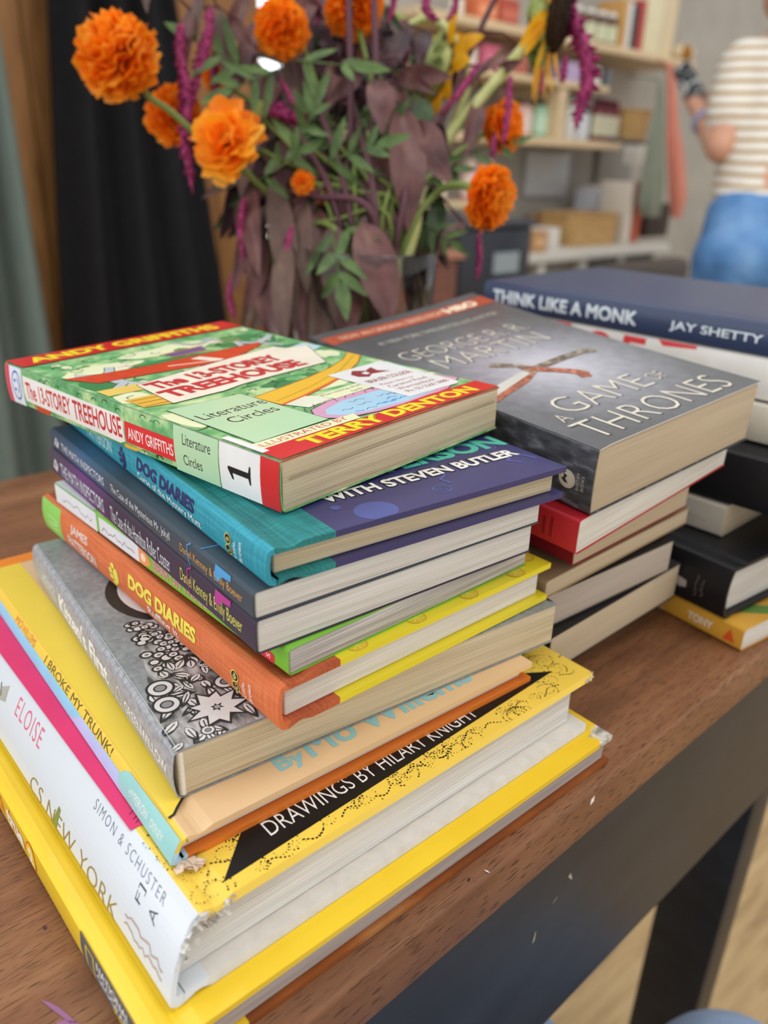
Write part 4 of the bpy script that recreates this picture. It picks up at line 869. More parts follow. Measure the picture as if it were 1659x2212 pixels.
def to_vase(p, k=.5, bend=0):
    """a stem from p down through the rim into the vase"""
    a = rf.uniform(0, 2 * PI); r = rf.uniform(.008, .03)
    rim = VC + Vector((r * math.cos(a), r * math.sin(a), VH + .015)); low = VC + Vector((-r * .8 * math.cos(a), -r * .8 * math.sin(a), .02))
    mid = p.lerp(rim, k) + Vector((0, 0, .012 + bend))
    return [p, mid, rim, low]
def frame(ax):
    ax = ax.normalized(); u = ax.cross(Vector((0, 0, 1)) if abs(ax.z) < .9 else Vector((1, 0, 0))).normalized(); return ax, u, ax.cross(u)
def marigold(px, py, dep, dia, label, face=(0, -.5, .8), n=130, mi=0, squash=.85, loose=0, stem=None, stem_r=.0022, leaf_at=None, kind='marigold'):
    c = P(px, py, dep); R = dia / 2 * dep / FPX
    root = thing(kind, label, 'flower', tuple(c), 0, 'orange marigolds in the bouquet')
    ax, u, v = frame(Vector(face)); b = MB()
    for i in range(n):
        k = (i + .5) / n; ph = i * 2.39996 + rf.uniform(-.15, .15); ct = 1 - k * 1.72; st_ = math.sqrt(max(0, 1 - ct * ct))
        rad = u * math.cos(ph) + v * math.sin(ph); d = (ax * ct * squash + rad * st_); L = R * rf.uniform(.9, 1.08) * (1 + loose * rf.uniform(-.2, .25)); dn = d.normalized()
        tn = dn.cross(ax); tn = tn.normalized() if tn.length > .05 else u; nn = tn.cross(dn)
        tn = (tn + nn * rf.uniform(-.6, .6)).normalized(); nn = tn.cross(dn).normalized()
        wd = R * rf.uniform(.32, .50) * (1 + loose * .7) * (.6 + .4 * st_); base = d * R * .25; curl = rf.uniform(-.05, .30) * R; w1, w2 = rf.uniform(0, 6), rf.uniform(.06, .14) * R
        def pet(s_, t_):
            q = base + dn * (L * d.length - base.length) * s_ + nn * (curl * s_ * s_ - .0)
            half = wd * (0.30 + .9 * s_ - .35 * s_ ** 3); off = (t_ - .5) * 2
            return q + tn * half * off + nn * (w2 * math.sin(off * 4.2 + w1) * s_ ** 2) + dn * (R * .07 * math.cos(off * 5 + w1) * s_ ** 2 - R * .1 * off * off * s_)
        b.grid(pet, 3, 5, M_or[mi] if i % 3 else M_or[(mi + 1) % 2], True)
    b.build('flower_head', root)
    cb = MB(); back = -ax * R * .45
    cb.lathe([(.001, -R * .75), (R * .16, -R * .62), (R * .34, -R * .2), (R * .3, 0)], M_stem, 10)
    q = ax.to_track_quat('Z', 'Y').to_matrix()
    cb.build('calyx', root, fn=lambda p: q @ p)
    if stem is not False:
        sp = stem or to_vase(c + back); sp = [Vector(x) - c for x in ([c - ax * R * .5] + list(sp))]
        sb = MB(); sb.tube(smooth_path(sp, 7), stem_r, M_stem, 7); sb.build('stem', root)
    for (qx, qy, qd, ang, sc) in (leaf_at or []): pinnate(root, P(qx, qy, qd) - c, ang, sc)
    return root
def blade(b, base, tip, wd, m, nrm=None, droop=0, fold=.25, nu=8, nv=4, wav=0):
    ax = tip - base; L = ax.length; a = ax.normalized(); nrm = nrm or Vector((rf.uniform(-.4, .4), -1, rf.uniform(-.3, .5)))
    s_ = a.cross(nrm).normalized(); n_ = s_.cross(a).normalized(); ph = rf.uniform(0, 6)
    def fn(u, v):
        h = wd / 2 * (math.sin(PI * min(1, u ** .75)) ** .85 if 0 < u < 1 else 0); o = (v - .5) * 2
        return base + ax * u + s_ * h * o + n_ * (fold * abs(o) * h - droop * math.sin(PI * u) + wav * math.sin(u * 9 + o * 2 + ph) * h)
    b.grid(fn, nu, nv, m, True)
def pinnate(root, at, ang, sc, m=None):
    """a feathery leaf: narrow leaflets along a rib; ang = picture angle it points to"""
    b = MB(); d = (CR * math.cos(ang) + CU * math.sin(ang)).normalized(); side = (-CR * math.sin(ang) + CU * math.cos(ang)); tw = CF * rf.uniform(-.5, .5)
    d = (d + tw).normalized(); L = .05 * sc
    b.tube([at, at + d * L * .5, at + d * L], [.0009, .0007, .0004], M_gleaf, 5)
    for k in range(3):
        p0 = at + d * L * (.12 + .32 * k)
        for sg in (-1, 1):
            if rf.random() < .12: continue
            blade(b, p0, p0 + (d * rf.uniform(.4, 1.0) + side * sg * rf.uniform(.55, 1.0) + CF * rf.uniform(-.6, .6) - Vector((0, 0, rf.uniform(0, .5)))).normalized() * L * (.72 - .09 * k) * rf.uniform(.75, 1.15),   .0075 * sc, m or M_gleaf, -CF + side * rf.uniform(-.4, .4))
    blade(b, at + d * L * .9, at + d * L * 1.55, .010 * sc, m or M_gleaf, -CF)
    b.build('leaf', root)

marigold(258, 125, .60, 178, 'large round orange marigold standing out at the far left of the bouquet', (-.55, -.65, .45), 140, 0, .92, stem=[P(318, 205, .61), P(372, 243, .615), P(470, 330, .63), P(640, 460, .65), VC + Vector((-.02, -.01, VH)), VC + Vector((.02, .01, .02))], stem_r=.0026)
marigold(488, 308, .595, 150, 'loose petalled orange marigold lower right of the large round one', (-.15, -.75, .5), 46, 2, .75, loose=1.0, stem=[P(540, 380, .62), P(640, 470, .64), VC + Vector((-.015, -.02, VH)), VC + Vector((.02, .01, .02))], leaf_at=[(560, 390, .61, .6, .8)])
marigold(378, 250, .66, 125, 'half hidden orange marigold behind the tassel at the left', (-.3, -.5, .5), 120, 1, .9)
marigold(607, 62, .64, 118, 'deep orange marigold hanging near the top left of the bouquet', (0, -.7, -.2), 120, 1, .85, stem=[P(600, -20, .65), P(690, 200, .66), VC + Vector((-.01, .01, VH)), VC + Vector((.01, 0, .02))], leaf_at=[(640, 130, .63, -.2, 1.0), (600, 150, .63, -2.6, .9)])
marigold(762, 12, .66, 128, 'deep orange marigold at the top centre cut by the picture edge', (.1, -.7, -.3), 120, 1, .9)
marigold(1053, 428, .60, 132, 'drooping orange marigold on the right in front of the shelves', (.75, -.6, -.1), 170, 1, .55, stem=[P(1000, 400, .61), P(940, 420, .63), VC + Vector((.025, -.01, VH)), VC + Vector((-.02, 0, .02))], stem_r=.003, leaf_at=[(900, 470, .63, -.5, .7)])
marigold(1085, 275, .70, 105, 'orange marigold behind the sunflower stem on the right', (.6, -.5, .1), 110, 1, .75, leaf_at=[(1010, 330, .69, .3, .8)])
marigold(655, 395, .62, 52, 'small orange marigold low in the middle of the foliage', (-.2, -.8, .2), 60, 1, .9, leaf_at=[(640, 330, .61, 1.1, .8), (700, 350, .61, .2, .9)])
marigold(698, 418, .63, 44, 'smallest orange marigold beside the low middle one', (.3, -.8, -.2), 50, 1, .9, leaf_at=[(715, 490, .6, -1.4, 1.1), (745, 480, .61, -1.0, 1.0)])
marigold(468, 165, .67, 62, 'small orange marigold between the two left tassels', (-.2, -.7, .3), 60, 1, .9, leaf_at=[(530, 150, .64, 2.6, 1.0)])
# extra leafy marigold stems filling the bouquet
for k, (x, y, dp) in enumerate(((560, 250, .66), (640, 210, .68), (700, 300, .68), (760, 200, .70), (840, 150, .71), (900, 330, .70), (620, 400, .67), (860, 60, .72))):
    root = thing('marigold_bud', ('green marigold bud %s' % ('left of the dark leaves', 'under the top left marigold', 'in the middle of the foliage', 'above the dark hanging leaves', 'behind the upright purple stems', 'right of the hanging purple leaves', 'just below the loose petalled marigold', 'near the top beside the sunflower')[k]), 'flower bud', tuple(P(x, y, dp)), 0, 'green buds in the bouquet')
    b = MB(); b.ball((0, 0, 0), (.0075, .0075, .012), ramp_mat('bud green', [(.3, '#71803a'), (.7, '#9aa558')], lambda t, v: nz(t, v, 80)) if k == 0 else bpy.data.materials['bud green'], 10, 8); b.build('bud', root)
    c = P(x, y, dp); sb = MB(); sb.tube(smooth_path([q - c for q in to_vase(c)], 6), .0018, M_stem, 6); sb.build('stem', root)
    for i in range(2): pinnate(root, (to_vase(c)[1] - c) * rf.uniform(.2, 1.1) + Vector((rf.uniform(-.02, .02), rf.uniform(-.01, .02), rf.uniform(-.01, .02))), rf.uniform(-3, 3), rf.uniform(.6, .95))

def tassel(root, c, pts, r0, r1, n=None):
    path = smooth_path([Vector(p) - c for p in pts], 10); b = MB(); m = len(path)
    rad = [(r0 * math.sin(PI * min(1, .12 + .95 * i / m)) ** .6 + r1) for i in range(m)]
    b.tube(path, [x * .6 for x in rad], M_am, 7)
    Lt = sum((path[i + 1] - path[i]).length for i in range(m - 1)); n = n or int(Lt / .0011)
    for i in range(n):
        t = rf.random() * (m - 1.01); k = int(t); p = path[k].lerp(path[k + 1], t - k); d = (path[k + 1] - path[k]).normalized(); r = rad[k]
        _, u, v = frame(d); a = rf.uniform(0, 2 * PI); o = u * math.cos(a) + v * math.sin(a); q = p + o * r * .45; tip = p + o * r * rf.uniform(.95, 1.35) + d * r * rf.uniform(.1, .9); s_ = d.cross(o) * r * .28
        b.add([q + s_, q - s_, q + d * r * .5, tip], [(0, 1, 3), (1, 2, 3), (2, 0, 3), (0, 2, 1)], M_am, True)
    b.build('tassel', root)
def amaranth(label, c0, tassels, leaves, stem=None, extra=()):
    c = Vector(c0); root = thing('amaranth', label, 'flower', tuple(c), 0, 'amaranth stalks in the bouquet')
    sp = stem or to_vase(c); sb = MB(); spath = smooth_path([p - c for p in sp], 8)
    sb.tube(spath, .0026, M_stemp, 7); sb.build('stem', root)
    for pts, r0, r1 in tassels: tassel(root, c, pts, r0, r1)
    for (x0, y0, x1, y1, dp, wpx, mm) in leaves:
        b = MB(); p0, p1 = P(x0, y0, dp) - c, P(x1, y1, dp - .015) - c
        near = min(spath, key=lambda q: (q - p0).length); 
        b.tube([near, near.lerp(p0, .6) + Vector((0, 0, .006)), p0], [.0012, .001, .0009], M_stemp, 5)
        blade(b, p0, p1, wpx * dp / FPX, mm, None, droop=-.004, fold=.3, nu=12, nv=6, wav=.12); b.build('leaf', root)
    return root
U = lambda pts, dp, dd=0: [P(x, y, dp + dd * i) for i, (x, y) in enumerate(pts)]
px_r = .62 / FPX
amaranth('amaranth with two long magenta tassels hanging left of the centre', P(450, -60, .64),
         [(U([(392, 55), (390, 120), (402, 200), (400, 300), (408, 360), (417, 418)], .63), 18 * px_r, 2 * px_r), (U([(455, 20), (448, 90), (428, 150), (415, 235)], .635), 17 * px_r, 2 * px_r), (U([(470, 100), (462, 170), (482, 250)], .66), 12 * px_r, 2 * px_r)],
         [(418, 10, 400, 170, .645, 34, M_pl), (505, 40, 560, 120, .65, 34, M_pl), (330, -30, 318, 30, .62, 26, M_dl), (470, 20, 500, 200, .66, 44, M_dl), (440, -40, 425, 90, .65, 30, M_dl)],
         stem=[P(420, 40, .64), P(455, -60, .65), P(560, -70, .66), P(640, 120, .67), VC + Vector((-.02, .01, VH)), VC + Vector((.015, 0, .03))])
amaranth('amaranth with wine red plume and dark leaves at the centre left', P(600, 235, .66),
         [(U([(570, 232), (610, 245), (665, 262)], .645), 22 * px_r, 3 * px_r), (U([(607, 172), (625, 205), (645, 240)], .64), 8 * px_r, 1 * px_r), (U([(630, 490), (622, 545), (622, 600)], .62), 12 * px_r, 2 * px_r)],
         [(560, 270, 520, 430, .65, 50, M_dl), (640, 290, 600, 420, .66, 60, M_pl), (590, 380, 640, 720, .63, 58, M_dl), (540, 400, 560, 600, .64, 50, M_pl), (655, 420, 665, 640, .63, 50, M_dl), (690, 450, 720, 720, .63, 60, M_pl), (570, 500, 530, 690, .64, 46, M_pl), (600, 150, 570, 260, .67, 44, M_pl)])
amaranth('amaranth with small magenta tassels drooping low at the left', P(560, 420, .65),
         [(U([(528, 430), (520, 500), (530, 590)], .63), 10 * px_r, 2 * px_r), (U([(505, 590), (496, 640), (508, 690)], .63), 9 * px_r, 2 * px_r), (U([(545, 560), (538, 620), (545, 660)], .635), 7 * px_r, 2 * px_r), (U([(690, 540), (680, 620), (700, 700)], .64), 8 * px_r, 2 * px_r), (U([(560, 640), (570, 680), (585, 740)], .635), 8 * px_r, 2 * px_r)],
         [(545, 470, 500, 640, .64, 36, M_pl), (620, 520, 615, 760, .62, 54, M_dl), (700, 560, 690, 800, .625, 60, M_dl), (660, 560, 660, 780, .635, 40, M_pl), (740, 560, 760, 790, .625, 66, M_dl), (560, 560, 590, 760, .64, 44, M_pl), (580, 440, 545, 560, .65, 30, M_dl)])
amaranth('upright wine red amaranth stalk with the broad leaf hanging in the middle', P(806, -80, .66),
         [(U([(845, -30), (850, 10), (838, 50)], .66), 10 * px_r, 2 * px_r), (U([(930, -30), (920, 20), (950, 45)], .66), 14 * px_r, 2 * px_r), (U([(975, -30), (985, 10), (965, 45)], .67), 10 * px_r, 2 * px_r)],
         [(818, 172, 824, 292, .63, 62, M_pl), (868, 200, 838, 300, .645, 44, M_pl), (868, 230, 880, 505, .63, 88, M_pl), (890, 265, 975, 400, .635, 80, M_pl), (880, 150, 945, 205, .65, 26, M_pl), (780, 160, 700, 230, .66, 34, M_pl), (845, 330, 790, 470, .645, 70, M_pl), (760, 300, 730, 440, .66, 60, M_pl)],
         stem=[P(806, -80, .635), P(812, 150, .632), P(808, 240, .632), P(800, 420, .645), VC + Vector((0, -.01, VH)), VC + Vector((0, .01, .02))])
amaranth('amaranth stalk with the largest broad leaf hanging before the vase', P(752, -70, .67),
         [(U([(672, -30), (690, 20), (680, 60)], .68), 9 * px_r, 2 * px_r)],
         [(786, 480, 842, 712, .60, 92, M_pl), (770, 380, 750, 520, .64, 70, M_pl), (720, 480, 735, 720, .615, 62, M_dl), (760, 560, 740, 770, .61, 60, M_pl), (690, 300, 620, 470, .66, 60, M_pl), (720, 250, 655, 330, .67, 50, M_pl), (800, 420, 860, 560, .63, 60, M_pl), (735, 130, 690, 260, .67, 50, M_pl)],
         stem=[P(752, -70, .64), P(756, 120, .638), P(760, 330, .64), VC + Vector((-.012, 0, VH)), VC + Vector((.01, 0, .02))])
amaranth('amaranth with the heaviest magenta tassel hanging beside the sunflower at the right', P(1180, -120, .70),
         [(U([(1222, -60), (1232, 20), (1256, 90), (1272, 165), (1252, 235), (1242, 285)], .69), 26 * px_r, 3 * px_r), (U([(1222, 120), (1218, 160), (1214, 178)], .69), 10 * px_r, 2 * px_r), (U([(1172, 150), (1170, 180), (1168, 205)], .695), 7 * px_r, 1 * px_r)],
         [(1165, -40, 1140, 60, .70, 40, M_pl), (1120, 100, 1040, 160, .70, 30, M_pl), (1090, 170, 1060, 250, .70, 34, M_dl)],
         stem=[P(1222, -60, .69), P(1190, -120, .70), P(1080, -20, .70), P(960, 250, .69), VC + Vector((.02, .015, VH)), VC + Vector((-.01, 0, .02))])
amaranth('amaranth with thin tassels around the drooping marigold at the right', P(1060, 130, .69),
         [(U([(1103, 165), (1098, 240), (1086, 310)], .66), 10 * px_r, 2 * px_r), (U([(1030, 140), (1000, 190), (952, 246)], .66), 10 * px_r, 2 * px_r), (U([(1034, 505), (1036, 560), (1029, 605)], .66), 9 * px_r, 2 * px_r), (U([(1070, 290), (1065, 320), (1066, 345)], .67), 8 * px_r, 2 * px_r)],
         [(1080, 150, 1130, 130, .69, 24, M_pl), (1040, 200, 990, 360, .69, 40, M_pl), (960, 330, 985, 400, .68, 40, M_pl), (1000, 480, 940, 560, .66, 36, M_pl)])
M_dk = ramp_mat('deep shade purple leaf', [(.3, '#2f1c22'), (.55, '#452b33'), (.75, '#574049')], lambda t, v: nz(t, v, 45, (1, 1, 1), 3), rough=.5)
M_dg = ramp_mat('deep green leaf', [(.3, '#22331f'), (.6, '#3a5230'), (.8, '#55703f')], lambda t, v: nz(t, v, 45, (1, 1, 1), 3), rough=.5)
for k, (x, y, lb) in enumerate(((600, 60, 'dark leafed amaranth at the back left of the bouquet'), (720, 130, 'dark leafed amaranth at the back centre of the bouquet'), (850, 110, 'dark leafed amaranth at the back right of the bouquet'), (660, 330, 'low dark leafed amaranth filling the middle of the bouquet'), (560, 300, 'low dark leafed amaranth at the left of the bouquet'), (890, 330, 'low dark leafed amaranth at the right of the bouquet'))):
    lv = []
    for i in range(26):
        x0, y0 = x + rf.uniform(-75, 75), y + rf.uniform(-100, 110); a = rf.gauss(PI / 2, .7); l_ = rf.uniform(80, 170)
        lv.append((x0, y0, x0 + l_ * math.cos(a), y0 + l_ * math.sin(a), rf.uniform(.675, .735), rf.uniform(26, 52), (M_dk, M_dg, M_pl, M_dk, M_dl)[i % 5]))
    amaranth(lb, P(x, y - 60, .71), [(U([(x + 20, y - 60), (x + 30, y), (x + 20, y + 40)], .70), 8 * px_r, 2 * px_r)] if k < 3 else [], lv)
# dry grassy leaves hanging over the rim, each shoot a thing
for k, (x, y) in enumerate(((600, 520), (700, 520), (860, 470))):
    c = P(x, y, .635); root = thing('leafy_shoot', 'dull leafy shoot drooping over the vase rim, %s' % ('at its left', 'in front of it', 'at its right')[k], 'foliage', tuple(c), 0, 'leafy shoots over the rim')
    sb = MB(); sb.tube(smooth_path([q - c for q in to_vase(c, .5)], 6), .0016, M_stem, 6); sb.build('stem', root)
    for i in range(7):
        b = MB(); p0 = Vector((rf.uniform(-.015, .02), rf.uniform(-.005, .02), rf.uniform(-.02, .02))); blade(b, p0, p0 + Vector((rf.uniform(-.03, .03), rf.uniform(-.01, .01), -rf.uniform(.05, .10))), rf.uniform(.010, .018), (M_dl, M_pl, M_gleaf)[i % 3], None, 0, .3, 10, 4, .15); b.build('leaf', root)

# sunflowers
M_sf = orange('sunflower petal', '#e09a06', '#f3b212', '#f8c63a'); M_disc = ramp_mat('dark sunflower disc', [(.35, '#1f140c'), (.6, '#3d2a17'), (.8, '#6a4a22')], lambda t, v: nz(t, v, 500), rough=.8, bump=.5); M_cal = ramp_mat('pale green calyx', [(.3, '#8d9c50'), (.7, '#b7c27a')], lambda t, v: nz(t, v, 60)); M_sst = ramp_mat('pale sunflower stem', [(.3, '#a7ac66'), (.7, '#c5c98c')], lambda t, v: nz(t, v, 90, (1, 1, .3)), rough=.5)
def sunflower(label, c, ax, R, stem, sr, npet, plen, leaves=()):
    root = thing('sunflower', label, 'flower', tuple(c), 0, 'sunflowers in the bouquet'); ax, u, v = frame(ax); q = Matrix((u, v, ax)).transposed()
    b = MB(); b.lathe([(0, .010), (R * .5, .0095), (R * .85, .006), (R, 0), (R * .9, -.006), (0, -.008)], M_disc, 28)
    for i in range(500):
        a = i * 2.39996; r = R * math.sqrt((i + .5) / 500); z = .0098 - .009 * (r / R) ** 3; p = Vector((r * math.cos(a), r * math.sin(a), z)); s_ = .0016
        b.add([p + Vector((s_, 0, 0)), p + Vector((-s_ * .5, s_ * .8, 0)), p + Vector((-s_ * .5, -s_ * .8, 0)), p + Vector((0, 0, .0035))], [(0, 1, 3), (1, 2, 3), (2, 0, 3)], M_disc)
    b.build('disc', root, fn=lambda p: q @ p)
    for i in range(npet):
        a = 2 * PI * i / npet + rf.uniform(-.1, .1); o = u * math.cos(a) + v * math.sin(a); b = MB()
        drop = Vector((0, 0, -1)) * rf.uniform(.25, .7) * plen; p0 = o * R * .92 - ax * .003
        blade(b, p0, p0 + o * plen * rf.uniform(.6, 1) + drop - ax * rf.uniform(-.2, .35) * plen, plen * .36, M_sf, ax + o * .3, droop=.004, fold=.25, wav=.06); b.build('petal', root)
    b = MB(); b.lathe([(.004, -.026), (R * .55, -.020), (R * .98, -.008), (R * .95, -.004)], M_cal, 16)
    cb = b.build('calyx', root, fn=lambda p: q @ p); b = MB()
    for i in range(11):
        a = 2 * PI * i / 11; o = u * math.cos(a) + v * math.sin(a); blade(b, o * R * .5 - ax * .018, o * R * 1.35 - ax * rf.uniform(.002, .02), R * .6, M_cal, -ax + o * .4, droop=.003)
    b.build('sepals', root)
    sb = MB(); sb.tube(smooth_path([Vector((0, 0, 0)) - ax * .02] + [p - c for p in stem], 8), sr, M_sst, 10); sb.build('stem', root)
    for (x0, y0, x1, y1, dp, w_) in leaves: b = MB(); blade(b, P(x0, y0, dp) - c, P(x1, y1, dp) - c, w_ * dp / FPX, M_gleaf, None, 0, .3, 10, 4, .1); b.build('leaf', root)
    return root
sunflower('sunflower seen from the side with drooping petals on a thick pale stem', P(1203, 30, .69), Vector((.93, -.30, -.08)), .030, [P(1150, 75, .69), P(1085, 160, .69), P(1010, 245, .685), P(965, 300, .68), P(905, 420, .665), VC + Vector((.03, -.005, VH)), VC + Vector((-.02, 0, .02))], .0052, 15, .042, [(1150, 100, 1160, 155, .69, 46), (1165, 75, 1185, 110, .69, 26)])
sunflower('sunflower half hidden behind purple stems with amber petals', P(945, 165, .73), Vector((.75, .35, -.3)), .028, [P(900, 90, .735), P(880, 60, .735), P(935, 40, .73), P(985, 90, .72), P(1010, 170, .71), P(985, 260, .70), VC + Vector((.02, .02, VH)), VC + Vector((-.01, .01, .02))], .0034, 15, .052, [(880, 90, 915, 150, .73, 50)])

# ------------------------------------------------------------------ the shop behind: shelves and what stands on them
DS = 2.30
M_pine = ramp_mat('pale pine shelf', [(.3, '#cdb48e'), (.7, '#e0cba6')], lambda t, v: nz(t, v, 12, (1, 8, 8), 5), rough=.5)
def zshelf(px, py): return atD(px, py, DS).z
Z1, Z2, Z3 = zshelf(1250, 82), zshelf(1170, 166), zshelf(1232, 301)
def shelf(px0, px1, pym, z, lab, th=.03):
    a, b_ = atD(px0, pym, DS).x, atD(px1, pym, DS).x
    t = one(lambda b: b.rbox((a, DS, z - th), (b_, WD - .002, z), .003, M_pine), 'shelf', lab, 'shelf', rz=TH, group='pine wall shelves'); return t
shelf(900, 1512, 80, Z1, 'top pine wall shelf holding jars, books and a canvas bag'); shelf(860, 1320, 166, Z2, 'short middle pine wall shelf with pink and white packets', .024); shelf(860, 1346, 301, Z3, 'lowest pine wall shelf with bottles, tins and a basket')
one(lambda b: b.box((atD(1210, 240, DS).x, DS + .01, Z3 + .001), (atD(1226, 240, DS).x, WD - .003, Z2 - .025), M_pine), 'shelf_divider', 'upright pine divider between the middle and lowest shelves', 'divider', rz=TH)
def spot(px0, px1, hpx, z, off=.05):
    D = DS + off; pm = (px0 + px1) / 2
    def ypx(pp):                                    # picture row where the shelf top lies at this column
        lo, hi = -300, 1200
        for _ in range(40):
            m_ = (lo + hi) / 2
            if atD(pp, m_, D).z > z: lo = m_
            else: hi = m_
        return lo
    y = ypx(pm); a, b_ = atD(px0, y, D).x, atD(px1, y, D).x; h = atD(pm, y - hpx, D).z - z
    return a, b_, D, h
def sbox(name, lab, cat, px0, px1, hpx, z, col, off=.05, dep=.10, group=None, band=None, lid=None):
    a, b_, D, h = spot(px0, px1, hpx, z, off); w_ = b_ - a; root = thing(name, lab, cat, tuple(Rm((a + b_) / 2, D, z + .0008)), TH, group)
    one(lambda b: b.rbox((-w_ / 2, 0, 0), (w_ / 2, dep, h * (.86 if lid else 1)), min(.004, w_ * .08), M(col, .6, .06, 20)), 'body', parent=root)
    if band: one(lambda b: b.box((-w_ * .4, -.0012, h * .25), (w_ * .4, -.0002, h * .62), M(band, .6)), 'label', parent=root)
    if lid: one(lambda b: b.rbox((-w_ * .52, -.003, h * .86 + .0005), (w_ * .52, dep + .003, h), .003, M(lid, .5)), 'lid', parent=root)
    return root
def sjar(name, lab, cat, px0, px1, hpx, z, col, cap, off=.05, group=None, band=None, neck=.35):
    a, b_, D, h = spot(px0, px1, hpx, z, off); r = (b_ - a) / 2 * .8; root = thing(name, lab, cat, tuple(Rm((a + b_) / 2, D + r + .004, z + .0008)), TH, group)
    one(lambda b: b.lathe([(0, 0), (r * .95, 0), (r, .006), (r, h * .74), (r * .8, h * .82), (r * .62, h * .86), (0, h * .861)], M(col, .35, .08, 30), 20), 'jar', parent=root)
    one(lambda b: b.lathe([(0, h * .862), (r * .72, h * .862), (r * .74, h), (0, h + .0003)], M(cap, .4), 16), 'lid', parent=root)
    if band: one(lambda b: b.lathe([(r * 1.012, h * .14), (r * 1.012, h * .62)], M(band, .6), 20), 'label', parent=root)
    return root
sjar('bottle', 'white bottle at the left end of the top shelf', 'bottle', 984, 1012, 52, Z1, '#e6e2d6', '#c9c5bb')
sbox('carton', 'orange red carton on the top shelf', 'box', 1030, 1074, 60, Z1, '#d97a52', band='#f0a37a'); sbox('carton', 'dull red carton beside the orange one on the top shelf', 'box', 1078, 1120, 62, Z1, '#b2503f', band='#c9705c')
for k, (x, lb) in enumerate(((1245, 'leftmost'), (1270, 'second'), (1294, 'third'), (1316, 'rightmost'))):
    sjar('spice_jar', '%s of the four pale green spice jars with white caps on the top shelf' % lb, 'jar', x, x + 22, 78, Z1, '#5c4030', '#e8e6e2', group='spice jars on the top shelf', band='#cdd2b4')
sbox('frame', 'thin wooden frame standing beside the spice jars on the top shelf', 'frame', 1337, 1346, 112, Z1, '#c79a5a', dep=.14)
sbox('standing_book', 'white spined book leaning at the left of the dark one on the top shelf', 'book', 1348, 1358, 108, Z1, '#d9d8d6', dep=.15, group='books on the top shelf'); sbox('standing_book', 'black spined book on the top shelf', 'book', 1359, 1371, 106, Z1, '#2c2d31', dep=.15, group='books on the top shelf'); sbox('standing_book', 'red spined book on the top shelf beside the cream box', 'book', 1372, 1384, 118, Z1, '#b5433f', dep=.15, group='books on the top shelf')
sbox('storage_box', 'tall cream box on the top shelf beside the canvas bag', 'box', 1386, 1420, 132, Z1, '#ddd6b4', dep=.16)
a, b_, D, h = spot(1426, 1460, 150, Z1, .05); cb = thing('canvas_bag', 'striped beige canvas bag standing at the right of the top shelf', 'bag', tuple(Rm((a + b_) / 2, D, Z1 + .001)), TH); wv = b_ - a
M_cv = ramp_mat('striped canvas', [(.40, '#d9c9a4'), (.5, '#d9c9a4'), (.54, '#c49a35'), (.60, '#d9cdb4')], lambda t, v: mth(t, 'FRACT', mth(t, 'MULTIPLY', (lambda n: (t.links.new(v, n.inputs[0]), n.outputs['X'])[1])(t.nodes.new('ShaderNodeSeparateXYZ')), 22)), rough=.9)
one(lambda b: b.grid(lambda u, v: Vector((wv * .5 * (1 + .1 * v) * math.cos(2 * PI * u) * (1 + .05 * math.sin(7 * u + 4 * v)), .05 + .045 * math.sin(2 * PI * u), h * v)), 24, 8, M_cv), 'body', parent=cb)
one(lambda b: b.tube(smooth_path([(-wv * .2, .01, h * .95), (-wv * .1, .0, h * 1.25), (wv * .15, .0, h * 1.25), (wv * .2, .01, h * .95)], 6), .006, M_cv, 6), 'handle', parent=cb)
a, b_, D, h = spot(1470, 1512, 42, Z1, .03); pc = thing('pouch', 'rolled beige and brown pouch at the right end of the top shelf', 'pouch', tuple(Rm((a + b_) / 2, D + .05, Z1 + .001)), TH)
one(lambda b: b.ball((0, 0, h * .5), ((b_ - a) * .5, .05, h * .5), M('#d6c3a2', .9, .08, 30), 16, 10), 'body', parent=pc); one(lambda b: b.ball((-.02, -.028, h * .5), ((b_ - a) * .26, .026, h * .42), M('#9a6b22', .8), 14, 9), 'patch', parent=pc)
sjar('canister', 'white canister at the left of the middle shelf', 'jar', 1012, 1040, 58, Z2, '#e3ded0', '#d0cbbd'); sbox('carton', 'bright pink carton on the middle shelf', 'box', 1043, 1092, 58, Z2, '#cf6a86', band='#e38aa2'); sbox('carton', 'red brown packet between pink and lilac ones on the middle shelf', 'box', 1100, 1140, 50, Z2, '#b56a5a')
sbox('carton', 'lilac packet behind the tassel on the middle shelf', 'box', 1222, 1252, 46, Z2, '#b9a6cf'); sbox('carton', 'white packet on the middle shelf', 'box', 1282, 1296, 42, Z2, '#dedcd4'); sbox('carton', 'black packet near the end of the middle shelf', 'box', 1297, 1306, 46, Z2, '#2c2e33'); sbox('carton', 'grey blue packet at the end of the middle shelf', 'box', 1307, 1318, 40, Z2, '#6d7580')
sjar('bottle', 'pale pink bottle on the lowest shelf', 'bottle', 1124, 1160, 82, Z3, '#d8b3a8', '#5a4a44', band='#e6cfc6'); sjar('bottle', 'mint green bottle on the lowest shelf', 'bottle', 1161, 1193, 84, Z3, '#9cc4a4', '#4a4038', band='#bfe0c8')
sjar('canister', 'tall white canister right of the pine divider on the lowest shelf', 'jar', 1226, 1247, 84, Z3, '#e0e0de', '#cfcfcd'); sjar('canister', 'round grey white canister on the lowest shelf', 'jar', 1250, 1282, 74, Z3, '#cfd6dc', '#3b3a40')
for k, (x, lb) in enumerate(((1285, 'leftmost'), (1303, 'middle'), (1321, 'rightmost'))): sjar('tin', '%s of the three dark red tins with cream labels on the lowest shelf' % lb, 'tin', x, x + 18, 96 - 2 * k, Z3, '#6a2430', '#5a2029', group='tins on the lowest shelf', band='#cfcdb4')
